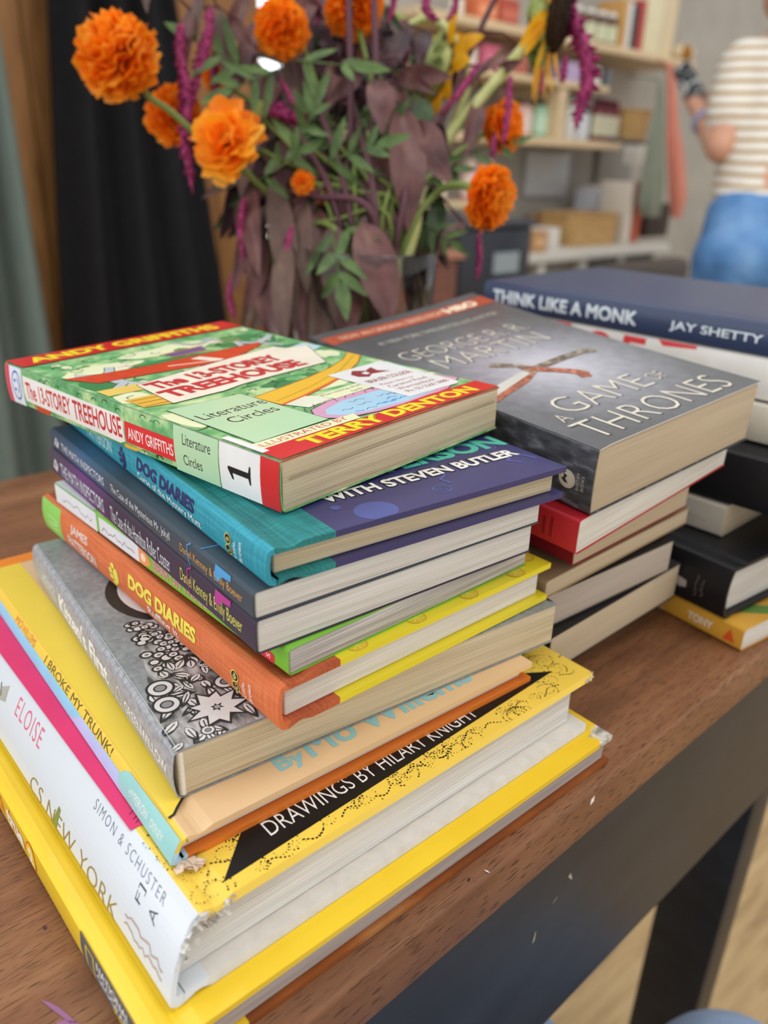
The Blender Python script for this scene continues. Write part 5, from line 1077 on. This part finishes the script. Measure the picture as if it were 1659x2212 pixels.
M_wk = ramp_mat('woven seagrass', [(.35, '#8a6a42'), (.55, '#b8935f'), (.7, '#d0ad78')], lambda t, v: (lambda b_: (t.links.new(v, b_.inputs['Vector']), setattr(b_, 'offset', .5), b_.inputs['Scale'].__setattr__('default_value', 38), b_.inputs['Color1'].__setattr__('default_value', (1, 1, 1, 1)), b_.inputs['Color2'].__setattr__('default_value', (.6, .6, .6, 1)), b_.outputs['Fac'])[-1])(t.nodes.new('ShaderNodeTexBrick')), rough=.9)
M_wk = ramp_mat('woven straw', [(.3, '#8a6a42'), (.5, '#b8935f'), (.7, '#d4b380')], lambda t, v: (lambda w1, w2: mth(t, 'ADD', mth(t, 'MULTIPLY', w1, .5), mth(t, 'MULTIPLY', w2, .5)))(nz(t, v, 60, (1, 1, 2.2), 1), nz(t, v, 110, (2.5, 2.5, .6), 1)), rough=.9, bump=.6)
def basket(lab, root_loc, w_, d_, h, flare=1.15):
    root = thing('basket', lab, 'basket', root_loc, TH)
    def fn(u, v):
        a = 2 * PI * u; k = (abs(math.cos(a)) ** 6 + abs(math.sin(a)) ** 6) ** (-1 / 6); f = 1 + (flare - 1) * v
        return Vector((w_ / 2 * k * math.cos(a) * f, d_ / 2 * k * math.sin(a) * f, h * v + .002 * math.sin(a * 30)))
    def bk(b):
        b.grid(fn, 60, 10, M_wk); b.grid(lambda u, v: fn(u, 1 - v) * .94 + Vector((0, 0, h * .06)), 60, 4, M_wk); b.add([fn(k / 30, 0) for k in range(30)], [tuple(range(30))], M_wk)
    one(bk, 'body', parent=root); one(lambda b: b.tube([fn(k / 40, 1) for k in range(41)], h * .05, M_wk, 6), 'rim', parent=root)
    return root
a, b_, D, h = spot(1332, 1400, 12, Z3, .02); tr = one(lambda b: b.rbox((a, D, Z3 + .001), (b_, D + .22, Z3 + .016), .003, M('#333c4c', .5)), 'tray', 'dark blue tray under the small basket on the lowest shelf', 'tray', rz=TH)
a, b_, D, h = spot(1348, 1404, 66, Z3 + .016, .04); basket('small straw basket on the dark tray at the end of the lowest shelf', tuple(Rm((a + b_) / 2, D + .09, Z3 + .0175)), (b_ - a) * .92, .16, h)
# bags hanging from the end of the top shelf
def hang(lab, name, pts, dcol, D, thick=.035, st=.05):
    path = [atD(x, y, D) for x, y, _ in pts]; ws = [w_ * (D / .40) / FPX * .5 * .72 for *_, w_ in pts]
    top = path[0]; root = thing(name, lab, 'bag', tuple(Rm(top.x, D, top.z)), TH, 'cloth bags hanging from the shelf end')
    pp = smooth_path(path, 6); n = len(pp); wi = [ws[min(int(i / 6), len(ws) - 1)] + (ws[min(int(i / 6) + 1, len(ws) - 1)] - ws[min(int(i / 6), len(ws) - 1)]) * ((i % 6) / 6) for i in range(n)]
    m = M(dcol, .9, .08, 20, bump=.3)
    def fn(u, v):
        i = min(n - 1, int(round(v * (n - 1)))); p = pp[i] - top; a = 2 * PI * u
        return Vector((p.x + wi[i] * math.cos(a) * (1 + .12 * math.sin(6 * a + v * 3)), thick * (wi[i] / max(wi)) * math.sin(a) * (1 + .2 * math.sin(5 * a)), p.z))
    one(lambda b: b.grid(fn, 26, n - 1, m), 'body', parent=root)
    one(lambda b: b.tube([(0, 0, -.002), (0, st * .5, .015), (0, st, .02)], .005, m, 6), 'strap', parent=root)
hang('sage green cloth bag hanging left of the salmon one', 'cloth_bag', [(1425, 172, 10), (1426, 230, 26), (1416, 300, 54), (1410, 380, 76), (1404, 440, 78), (1406, 468, 56)], '#82897a', DS - .17, st=.165)
hang('salmon pink cloth bag hanging from the right end of the top shelf', 'cloth_bag', [(1446, 140, 16), (1450, 190, 24), (1452, 270, 34), (1456, 330, 50), (1462, 420, 54), (1460, 470, 26)], '#d98b78', DS - .06, st=.055)
for k, (x, y) in enumerate(((1356, 330), (1372, 333), (1388, 330))):
    p = atD(x, y, DS - .01); one(lambda b: b.rbox((p.x - .02, DS - .012, p.z - .05), (p.x + .02, DS - .008, p.z + .035), .001, M('#d3cfc6', .8)), 'paper_tag', ('left', 'middle', 'right')[k] + ' white paper tag hanging at the end of the lowest shelf', 'tag', rz=TH, group='paper tags under the shelf')
# counter under the shelves
DC = 2.05; ZC = atD(1285, 541, DC).z
ca, cb2 = atD(1040, 560, DC).x, atD(1450, 520, DC).x
ct = thing('counter', 'low white counter under the wall shelves', 'counter', tuple(Rm((ca + cb2) / 2, DC, -.74)), TH); hw = (cb2 - ca) / 2
M_cw = M('#cfccc4', .5, .04, 10); M_cg = M('#8b877d', .6, .06, 10)
one(lambda b: b.rbox((-hw, 0, ZC + .74 - .035), (hw, WD - DC - .004, ZC + .74), .004, M_cw), 'worktop', parent=ct); one(lambda b: b.box((-hw + .02, .05, .001), (hw - .02, WD - DC - .004, ZC + .74 - .036), M_cg), 'cabinet', parent=ct)
for k in range(5): one(lambda b: b.box((-hw + .08 + k * (2 * hw - .2) / 4, .012, ZC + .74 - .16), (-hw + .12 + k * (2 * hw - .2) / 4, .0495, ZC + .74 - .037), M_cw), 'bracket', parent=ct)
def cspot(px0, px1, hpx, off): 
    global DS
    k = DS; DS = DC; r = spot(px0, px1, hpx, ZC, off); DS = k; return r
a, b_, D, h = cspot(1238, 1342, 66, .12); basket('large straw basket on the white counter', tuple(Rm((a + b_) / 2, D + .12, ZC + .001)), (b_ - a) * .93, .22, h, 1.03)
def cbox(name, lab, cat, px0, px1, hpx, off, col, dep=.12, band=None, group=None):
    a, b_, D, h = cspot(px0, px1, hpx, off); root = thing(name, lab, cat, tuple(Rm((a + b_) / 2, D, ZC + .001)), TH, group)
    one(lambda b: b.rbox((-(b_ - a) / 2, 0, 0), ((b_ - a) / 2, dep, h), .003, M(col, .6, .05, 20)), 'body', parent=root)
    if band: one(lambda b: b.box((-(b_ - a) * .4, -.001, h * .3), ((b_ - a) * .4, -.0002, h * .7), M(band, .6)), 'label', parent=root)
cbox('display_board', 'upright red board at the right of the straw basket on the counter', 'board', 1359, 1377, 130, .16, '#b8553c', .12); cbox('display_board', 'white edged board behind the red one on the counter', 'board', 1347, 1357, 134, .12, '#d8d0c4', .16)
cbox('small_box', 'orange tan small box at the left of the counter', 'box', 1150, 1180, 44, .06, '#b98a5c', band='#d2ab80'); cbox('small_box', 'white small box beside the orange tan one', 'box', 1184, 1206, 46, .10, '#d6d4cc')
for k, (c_, lb) in enumerate((('#c9cdd6', 'pale blue'), ('#d8d6d0', 'white'), ('#6f7f8c', 'slate'), ('#4c5c58', 'dark green'), ('#5b6b5e', 'sage'))): cbox('standing_book', '%s spined book standing in the row behind the straw basket' % lb, 'book', 1282 + k * 11, 1292 + k * 11, 108 + (k % 2) * 6, .34, c_, .14, group='books behind the straw basket')
cbox('chest', 'dark brown chest at the right end of the counter', 'chest', 1392, 1440, 72, .28, '#3a2c26', .05)
a, b_, D, h = cspot(1150, 1222, 48, .39); bw = thing('wooden_bowl', 'brown wooden bowl on the counter left of the basket', 'bowl', tuple(Rm((a + b_) / 2, D + .08, ZC + .001)), TH)
one(lambda b: b.lathe([(0, 0), (.05, .001), (.06, h * .5), (.078, h), (.073, h), (.06, h * .5), (0, .01)], ramp_mat('bowl wood', [(.3, '#5a3d26'), (.7, '#8a6440')], lambda t, v: nz(t, v, 20, (1, 1, 5))), 28), 'bowl', parent=bw)
for k in range(4): one(lambda b: b.ball((-.04 + k * .027, .01 * (k % 2), h * .95), .022, M(('#b08a4a', '#8f3a2c', '#a37c3c', '#b59a5a')[k], .6), 12, 9), 'dried_gourd', parent=bw)
# grey picture board on the wall and a flat pale panel left of it
p0, p1 = atD(1290, 392, WD - .03), atD(1372, 316, WD - .03)
pb_ = thing('picture_board', 'grey picture board on the wall under the lowest shelf', 'board', tuple(Rm(p0.x, WD - .028, p0.z)), TH); dx, dz = p1.x - p0.x, p1.z - p0.z
one(lambda b: b.rbox((0, 0, 0), (dx, .026, dz), .003, M('#8d8a85', .6)), 'panel', parent=pb_); one(lambda b: b.box((-.01, -.004, -.022), (dx + .01, .026, -.0005), M('#b7a68c', .6)), 'ledge', parent=pb_)
p0, p1 = atD(1135, 425, WD - .03), atD(1235, 330, WD - .03)
one(lambda b: b.rbox((p0.x, WD - .025, p0.z), (p1.x, WD - .003, p1.z), .004, M('#c6cacb', .35, .05, 6)), 'wall_panel', 'pale panel on the wall under the shelves behind the marigold', 'board', rz=TH)
# things seen through the bouquet at the left of the counter
zc0 = atD(950, 545, 1.45).z; ca0, ca1 = atD(895, 560, 1.45).x, atD(990, 560, 1.45).x
wc = thing('wooden_cabinet', 'red brown wooden cabinet behind the vase', 'cabinet', tuple(Rm((ca0 + ca1) / 2, 1.45, -.74)), TH); wv = (ca1 - ca0) / 2
M_rb = ramp_mat('red brown wood', [(.3, '#5a3328'), (.7, '#7d4c3c')], lambda t, v: nz(t, v, 16, (6, 6, 1)), rough=.45)
one(lambda b: b.rbox((-wv, 0, .001), (wv, .34, zc0 + .72), .004, M_rb), 'body', parent=wc); one(lambda b: b.rbox((-wv - .012, -.015, zc0 + .7205), (wv + .012, .35, zc0 + .742), .004, M('#a0705a', .4, .1, 16)), 'top', parent=wc)
for k in range(2): one(lambda b: b.rbox((-wv + .02, -.008, .05 + k * .34), (wv - .02, -.0005, .35 + k * .34), .002, M_rb), 'door', parent=wc)
ba, bb2 = atD(992, 600, 1.62).x, atD(1142, 600, 1.62).x; zb1 = atD(1100, 492, 1.62).z; bh = .26
stn = thing('black_stand', 'black stand carrying the dark storage bins beside the cabinet', 'stand', tuple(Rm((ba + bb2) / 2, 1.62, -.74)), TH); hwb = (bb2 - ba) / 2
one(lambda b: b.rbox((-hwb, 0, .001), (hwb, .4, zb1 - bh + .74 - .002), .004, M('#23252a', .5)), 'body', parent=stn)
bx = thing('storage_bin', 'dark grey storage bin with pale label beside the red brown cabinet', 'bin', tuple(Rm((ba + bb2) / 2, 1.62, zb1 - bh)), TH)
one(lambda b: b.rbox((-hwb, 0, 0), (hwb, .38, bh), .012, M('#2c3038', .35, .08, 12)), 'body', parent=bx); one(lambda b: b.box((-hwb * .95, -.004, .04), (hwb * .5, -.0004, .062), M('#b5b2aa', .5)), 'rail', parent=bx); one(lambda b: b.box((-hwb * .1, -.003, .13), (hwb * .62, -.0004, .19), M('#8d9aa0', .5)), 'label', parent=bx); one(lambda b: b.rbox((-hwb - .006, -.008, bh + .0005), (hwb + .006, .39, bh + .022), .006, M('#3a3f49', .35)), 'lid', parent=bx)
# pink bottles on a small ledge seen between leaves
zl = atD(940, 436, DS).z
la, lb_ = atD(855, 436, DS).x, atD(1075, 436, DS).x
one(lambda b: b.rbox((la, DS, zl - .024), (lb_, WD - .003, zl), .003, M_pine), 'shelf', 'small pine ledge behind the bouquet with pink bottles', 'shelf', rz=TH, group='pine wall shelves')
for k, (x, c_, lb) in enumerate(((872, '#d58bab', 'leftmost'), (906, '#e3a0ba', 'second'), (944, '#e6dccc', 'third'), (1010, '#e3a9b6', 'fourth'), (1046, '#d98d9c', 'rightmost'))):
    sjar('bottle', '%s of the pink and cream bottles on the small ledge behind the bouquet' % lb, 'bottle', x, x + 30, 86, zl, c_, '#e9d9c9', group='pink bottles on the ledge', band='#efe3d2')

# ------------------------------------------------------------------ people
def blobs(name, caps, mat, parent, voxel=.012, smooth=4):
    b = MB()
    for p0, r0, p1, r1 in caps:
        p0, p1 = Vector(p0), Vector(p1); b.tube([p0, p0.lerp(p1, .5), p1], [r0, (r0 + r1) / 2, r1], mat, 14); b.ball(p0, r0 * 1.0, mat, 14, 10); b.ball(p1, r1 * 1.0, mat, 14, 10)
    o = b.build(name); md = o.modifiers.new('join', 'REMESH'); md.mode = 'VOXEL'; md.voxel_size = voxel
    ms = o.modifiers.new('soft', 'SMOOTH'); ms.iterations = smooth; ms.factor = .5
    dg = bpy.context.evaluated_depsgraph_get(); me = bpy.data.meshes.new_from_object(o.evaluated_get(dg)); old = o.data
    o.modifiers.clear(); o.data = me; bpy.data.meshes.remove(old); me.name = name
    me.materials.clear(); me.materials.append(mat); me.polygons.foreach_set('use_smooth', [True] * len(me.polygons)); me.polygons.foreach_set('material_index', [0] * len(me.polygons))
    if parent: o.parent = parent
    return o
PD = 2.5
pc_ = P(1650, 540, PD); pr = thing('person', 'person in striped tee and blue jeans holding a phone near the shelves', 'person', (pc_.x, pc_.y, -.74))
L = lambda px, py, d=PD: P(px, py, d) - Vector((pc_.x, pc_.y, -.74))
skin = M('#c9977f', .5, .05, 30, sub=.1)
hipL, hipR = L(1578, 560), L(1700, 566); kneeL, kneeR = Vector((hipL.x + .0, hipL.y + .02, .42)), Vector((hipR.x, hipR.y - .02, .42)); ankL, ankR = Vector((kneeL.x - .01, kneeL.y + .03, .075)), Vector((kneeR.x + .02, kneeR.y + .02, .075))
shL, shR = L(1612, 150), L(1790, 160); elL = L(1556, 318, 2.47); wrL = L(1516, 252, 2.58); hdL = L(1502, 222, 2.62); nk, hd = L(1708, 60), L(1716, -50); wst = L(1640, 425); chs = L(1700, 235)
elR = L(1830, 330); wrR = L(1800, 420, 2.6)
handcaps = [(wrL, .027, hdL, .030)]
fw_ = (hdL - wrL).normalized(); sd_ = fw_.cross(CF).normalized()
for k in range(4): 
    q0 = hdL + sd_ * (k - 1.5) * .019 + fw_ * .02; handcaps += [(q0, .0095, q0 + fw_ * .032 - CF * .004, .0088), (q0 + fw_ * .032 - CF * .004, .0088, q0 + fw_ * .045 - CF * .028, .008)]
handcaps += [(hdL + sd_ * -.03 - fw_ * .01, .012, hdL + sd_ * -.045 + fw_ * .03 - CF * .02, .0095)]
blobs('body', [(hd + Vector((0, 0, .03)), .098, hd - Vector((0, .0, .05)), .08), (nk, .055, hd, .06), (nk - Vector((0, 0, .03)), .07, chs, .13), (shL, .062, elL, .046), (elL, .047, wrL, .028), (shR, .062, elR, .046), (elR, .045, wrR, .028), (wrR, .03, wrR + Vector((-.02, .05, .03)), .032), (chs, .13, wst, .12), (hipL, .085, kneeL, .06), (hipR, .085, kneeR, .06), (kneeL, .058, ankL, .04), (kneeR, .058, ankR, .04), (ankL, .04, ankL + Vector((-.02, .14, -.04)), .034), (ankR, .04, ankR + Vector((.02, .14, -.04)), .034)] + handcaps, skin, pr, .010, 3)
M_tee = ramp_mat('white and tan striped knit', [(.42, '#e9e8e2'), (.52, '#e9e8e2'), (.58, '#b49a76'), (.64, '#b49a76')], lambda t, v: mth(t, 'FRACT', mth(t, 'ADD', mth(t, 'MULTIPLY', (lambda n: (t.links.new(v, n.inputs[0]), n.outputs['Z'])[1])(t.nodes.new('ShaderNodeSeparateXYZ')), 31), mth(t, 'MULTIPLY', nz(t, v, 6), .5))), rough=.9)
slv = shL.lerp(elL, .62)
blobs('tee_shirt', [(L(1650, 130), .07, L(1760, 130), .07), (shL, .088, slv, .077), (shR, .088, shR.lerp(elR, .6), .074), (L(1660, 190), .135, L(1745, 190), .135), (L(1625, 400), .115, L(1715, 400), .12), (L(1660, 190), .135, L(1625, 400), .115), (L(1745, 190), .135, L(1715, 400), .12), (L(1618, 440), .115, L(1715, 440), .12)], M_tee, pr, .012, 3)
M_jean = ramp_mat('faded blue denim', [(.32, '#2f5486'), (.5, '#5585bd'), (.68, '#86aedb')], lambda t, v: mth(t, 'ADD', mth(t, 'MULTIPLY', nz(t, v, 7), .75), mth(t, 'MULTIPLY', nz(t, v, 300), .25)), rough=.85)
blobs('jeans', [(L(1607, 478), .12, L(1712, 482), .125), (L(1592, 560), .128, L(1715, 566), .13), (hipL, .118, kneeL, .085), (hipR, .118, kneeR, .085), (kneeL, .085, ankL, .07), (kneeR, .085, ankR, .07), (L(1607, 478), .118, L(1592, 560), .128)], M_jean, pr, .012, 3)
for f_ in (ankL, ankR): one(lambda b: b.rbox((f_.x - .045, f_.y - .06, .001), (f_.x + .045, f_.y + .2, .075), .03, M('#d8d5cf', .6)), 'shoe', parent=pr)
hb = MB(); hb.ball(hd + Vector((0, -.015, .035)), (.108, .112, .118), M('#221a18', .5, .2, 200), 20, 14); hb.tube(smooth_path([hd + Vector((-.02, -.10, 0)), L(1690, 60) + Vector((0, -.09, 0)), L(1650, 95) + Vector((0, -.05, .02))], 6), [.05] * 7 + [.045, .04, .035, .03, .02, .008], M('#221a18', .5, .2, 200), 12); hb.build('hair', pr)
# wristband on the near wrist
wb = MB(); ax_, u_, v_ = frame(wrL - elL); cc = wrL.lerp(elL, .18); wb.tube([cc + (u_ * math.cos(a * PI / 10) + v_ * math.sin(a * PI / 10)) * .034 for a in range(21)], .009, M('#8f9cc4', .6), 8); wb.build('wristband', pr)
# face turned away to the shelves
fb = MB(); fb.ball(hd + Vector((-.02, .098, -.01)), (.012, .02, .018), skin); fb.build('nose', pr)
ph = thing('phone', 'dark patterned phone held up in the hand of the standing person', 'phone', tuple(P(1489, 180, 2.60)), 0)
phd = (CR * -.45 + CU * .9).normalized(); phw = (CR * .55 + CU * .28 - CF * .6).normalized(); phn = phd.cross(phw).normalized(); phw = phn.cross(phd)
pq = Matrix((phw, phd, phn)).transposed()
b = MB(); b.rbox((-.030, -.066, -.004), (.030, .066, .004), .003, ramp_mat('patterned phone case', [(.45, '#22262b'), (.55, '#3b4046'), (.62, '#c6c9cc')], lambda t, v: nz(t, v, 70, (1, 1, 1), 2), rough=.35)); b.build('case', ph, fn=lambda p: pq @ p)
b = MB(); b.rbox((-.0275, -.062, .0042), (.0275, .062, .0052), .0004, M('#0c0d10', .1)); b.build('screen', ph, fn=lambda p: pq @ p)
# armchair behind, by the wall
so = thing('armchair', 'dark grey brown armchair between the counter and the standing person', 'armchair', tuple(Rm(atD(1450, 560, 1.5).x + .60, 1.5, -.74)), TH)
M_so = M('#5e5650', .9, .12, 60, bump=.4); M_bl = M('#8d8580', .95, .2, 120, bump=.6)
for nm, a, b_ in (('seat', (-.3, 0, .12), (.32, .5, .42)), ('backrest', (-.32, .40, .4205), (.34, .52, .62)), ('armrest', (-.42, 0, .05), (-.305, .5, .52)), ('armrest', (.325, 0, .05), (.44, .5, .52))): one(lambda b: b.rbox(a, b_, .04, M_so), nm, parent=so)
for x in (-.36, .38):
    for y in (.05, .45): one(lambda b: b.tube([(x, y, .001), (x, y, .06)], .02, M('#2b2420'), 8), 'leg', parent=so)
# the photographer's lap: a seated pair of legs in pale denim
kc_ = P(1560, 2300, .56); sp_ = thing('person', 'seated person of whom only a knee in pale blue denim shows under the table edge', 'person', (kc_.x, kc_.y, -.74))
Q = lambda v: Vector(v) - Vector((kc_.x, kc_.y, -.74))
kn = P(1578, 2405, .57); kn2 = P(1085, 2352, .60); h1, h2 = Vector((.20, -.10, -.30)), Vector((-.02, -.08, -.30))
an1, an2 = Vector((kn.x + .02, kn.y - .02, -.66)), Vector((kn2.x - .02, kn2.y - .06, -.66))
M_lj = ramp_mat('pale blue twill denim', [(.3, '#7f9cc4'), (.55, '#9db6d8'), (.8, '#b9cce6')], lambda t, v: mth(t, 'ADD', mth(t, 'MULTIPLY', nz(t, v, 700, (1, 1, .4), 2, 0, (.7, .5, .3)), .6), mth(t, 'MULTIPLY', nz(t, v, 18), .4)), rough=.85, bump=.3)
blobs('body', [(Q(h1), .09, Q(h2), .09), (Q(h1).lerp(Q(h2), .5), .11, Q(h1).lerp(Q(h2), .5) + Vector((0, -.03, .12)), .10), (Q(an1), .04, Q(an1) + Vector((.01, .13, -.045)), .032), (Q(an2), .04, Q(an2) + Vector((0, .13, -.045)), .032), (Q(h1), .07, Q(kn), .045), (Q(h2), .07, Q(kn2), .045), (Q(kn), .04, Q(an1), .03), (Q(kn2), .04, Q(an2), .03)], skin, sp_, .012)
blobs('jeans', [(Q(h1), .105, Q(h2), .105), (Q(h1), .088, Q(kn), .066), (Q(h2), .088, Q(kn2), .062), (Q(kn), .064, Q(an1), .05), (Q(kn2), .060, Q(an2), .05)], M_lj, sp_, .010)
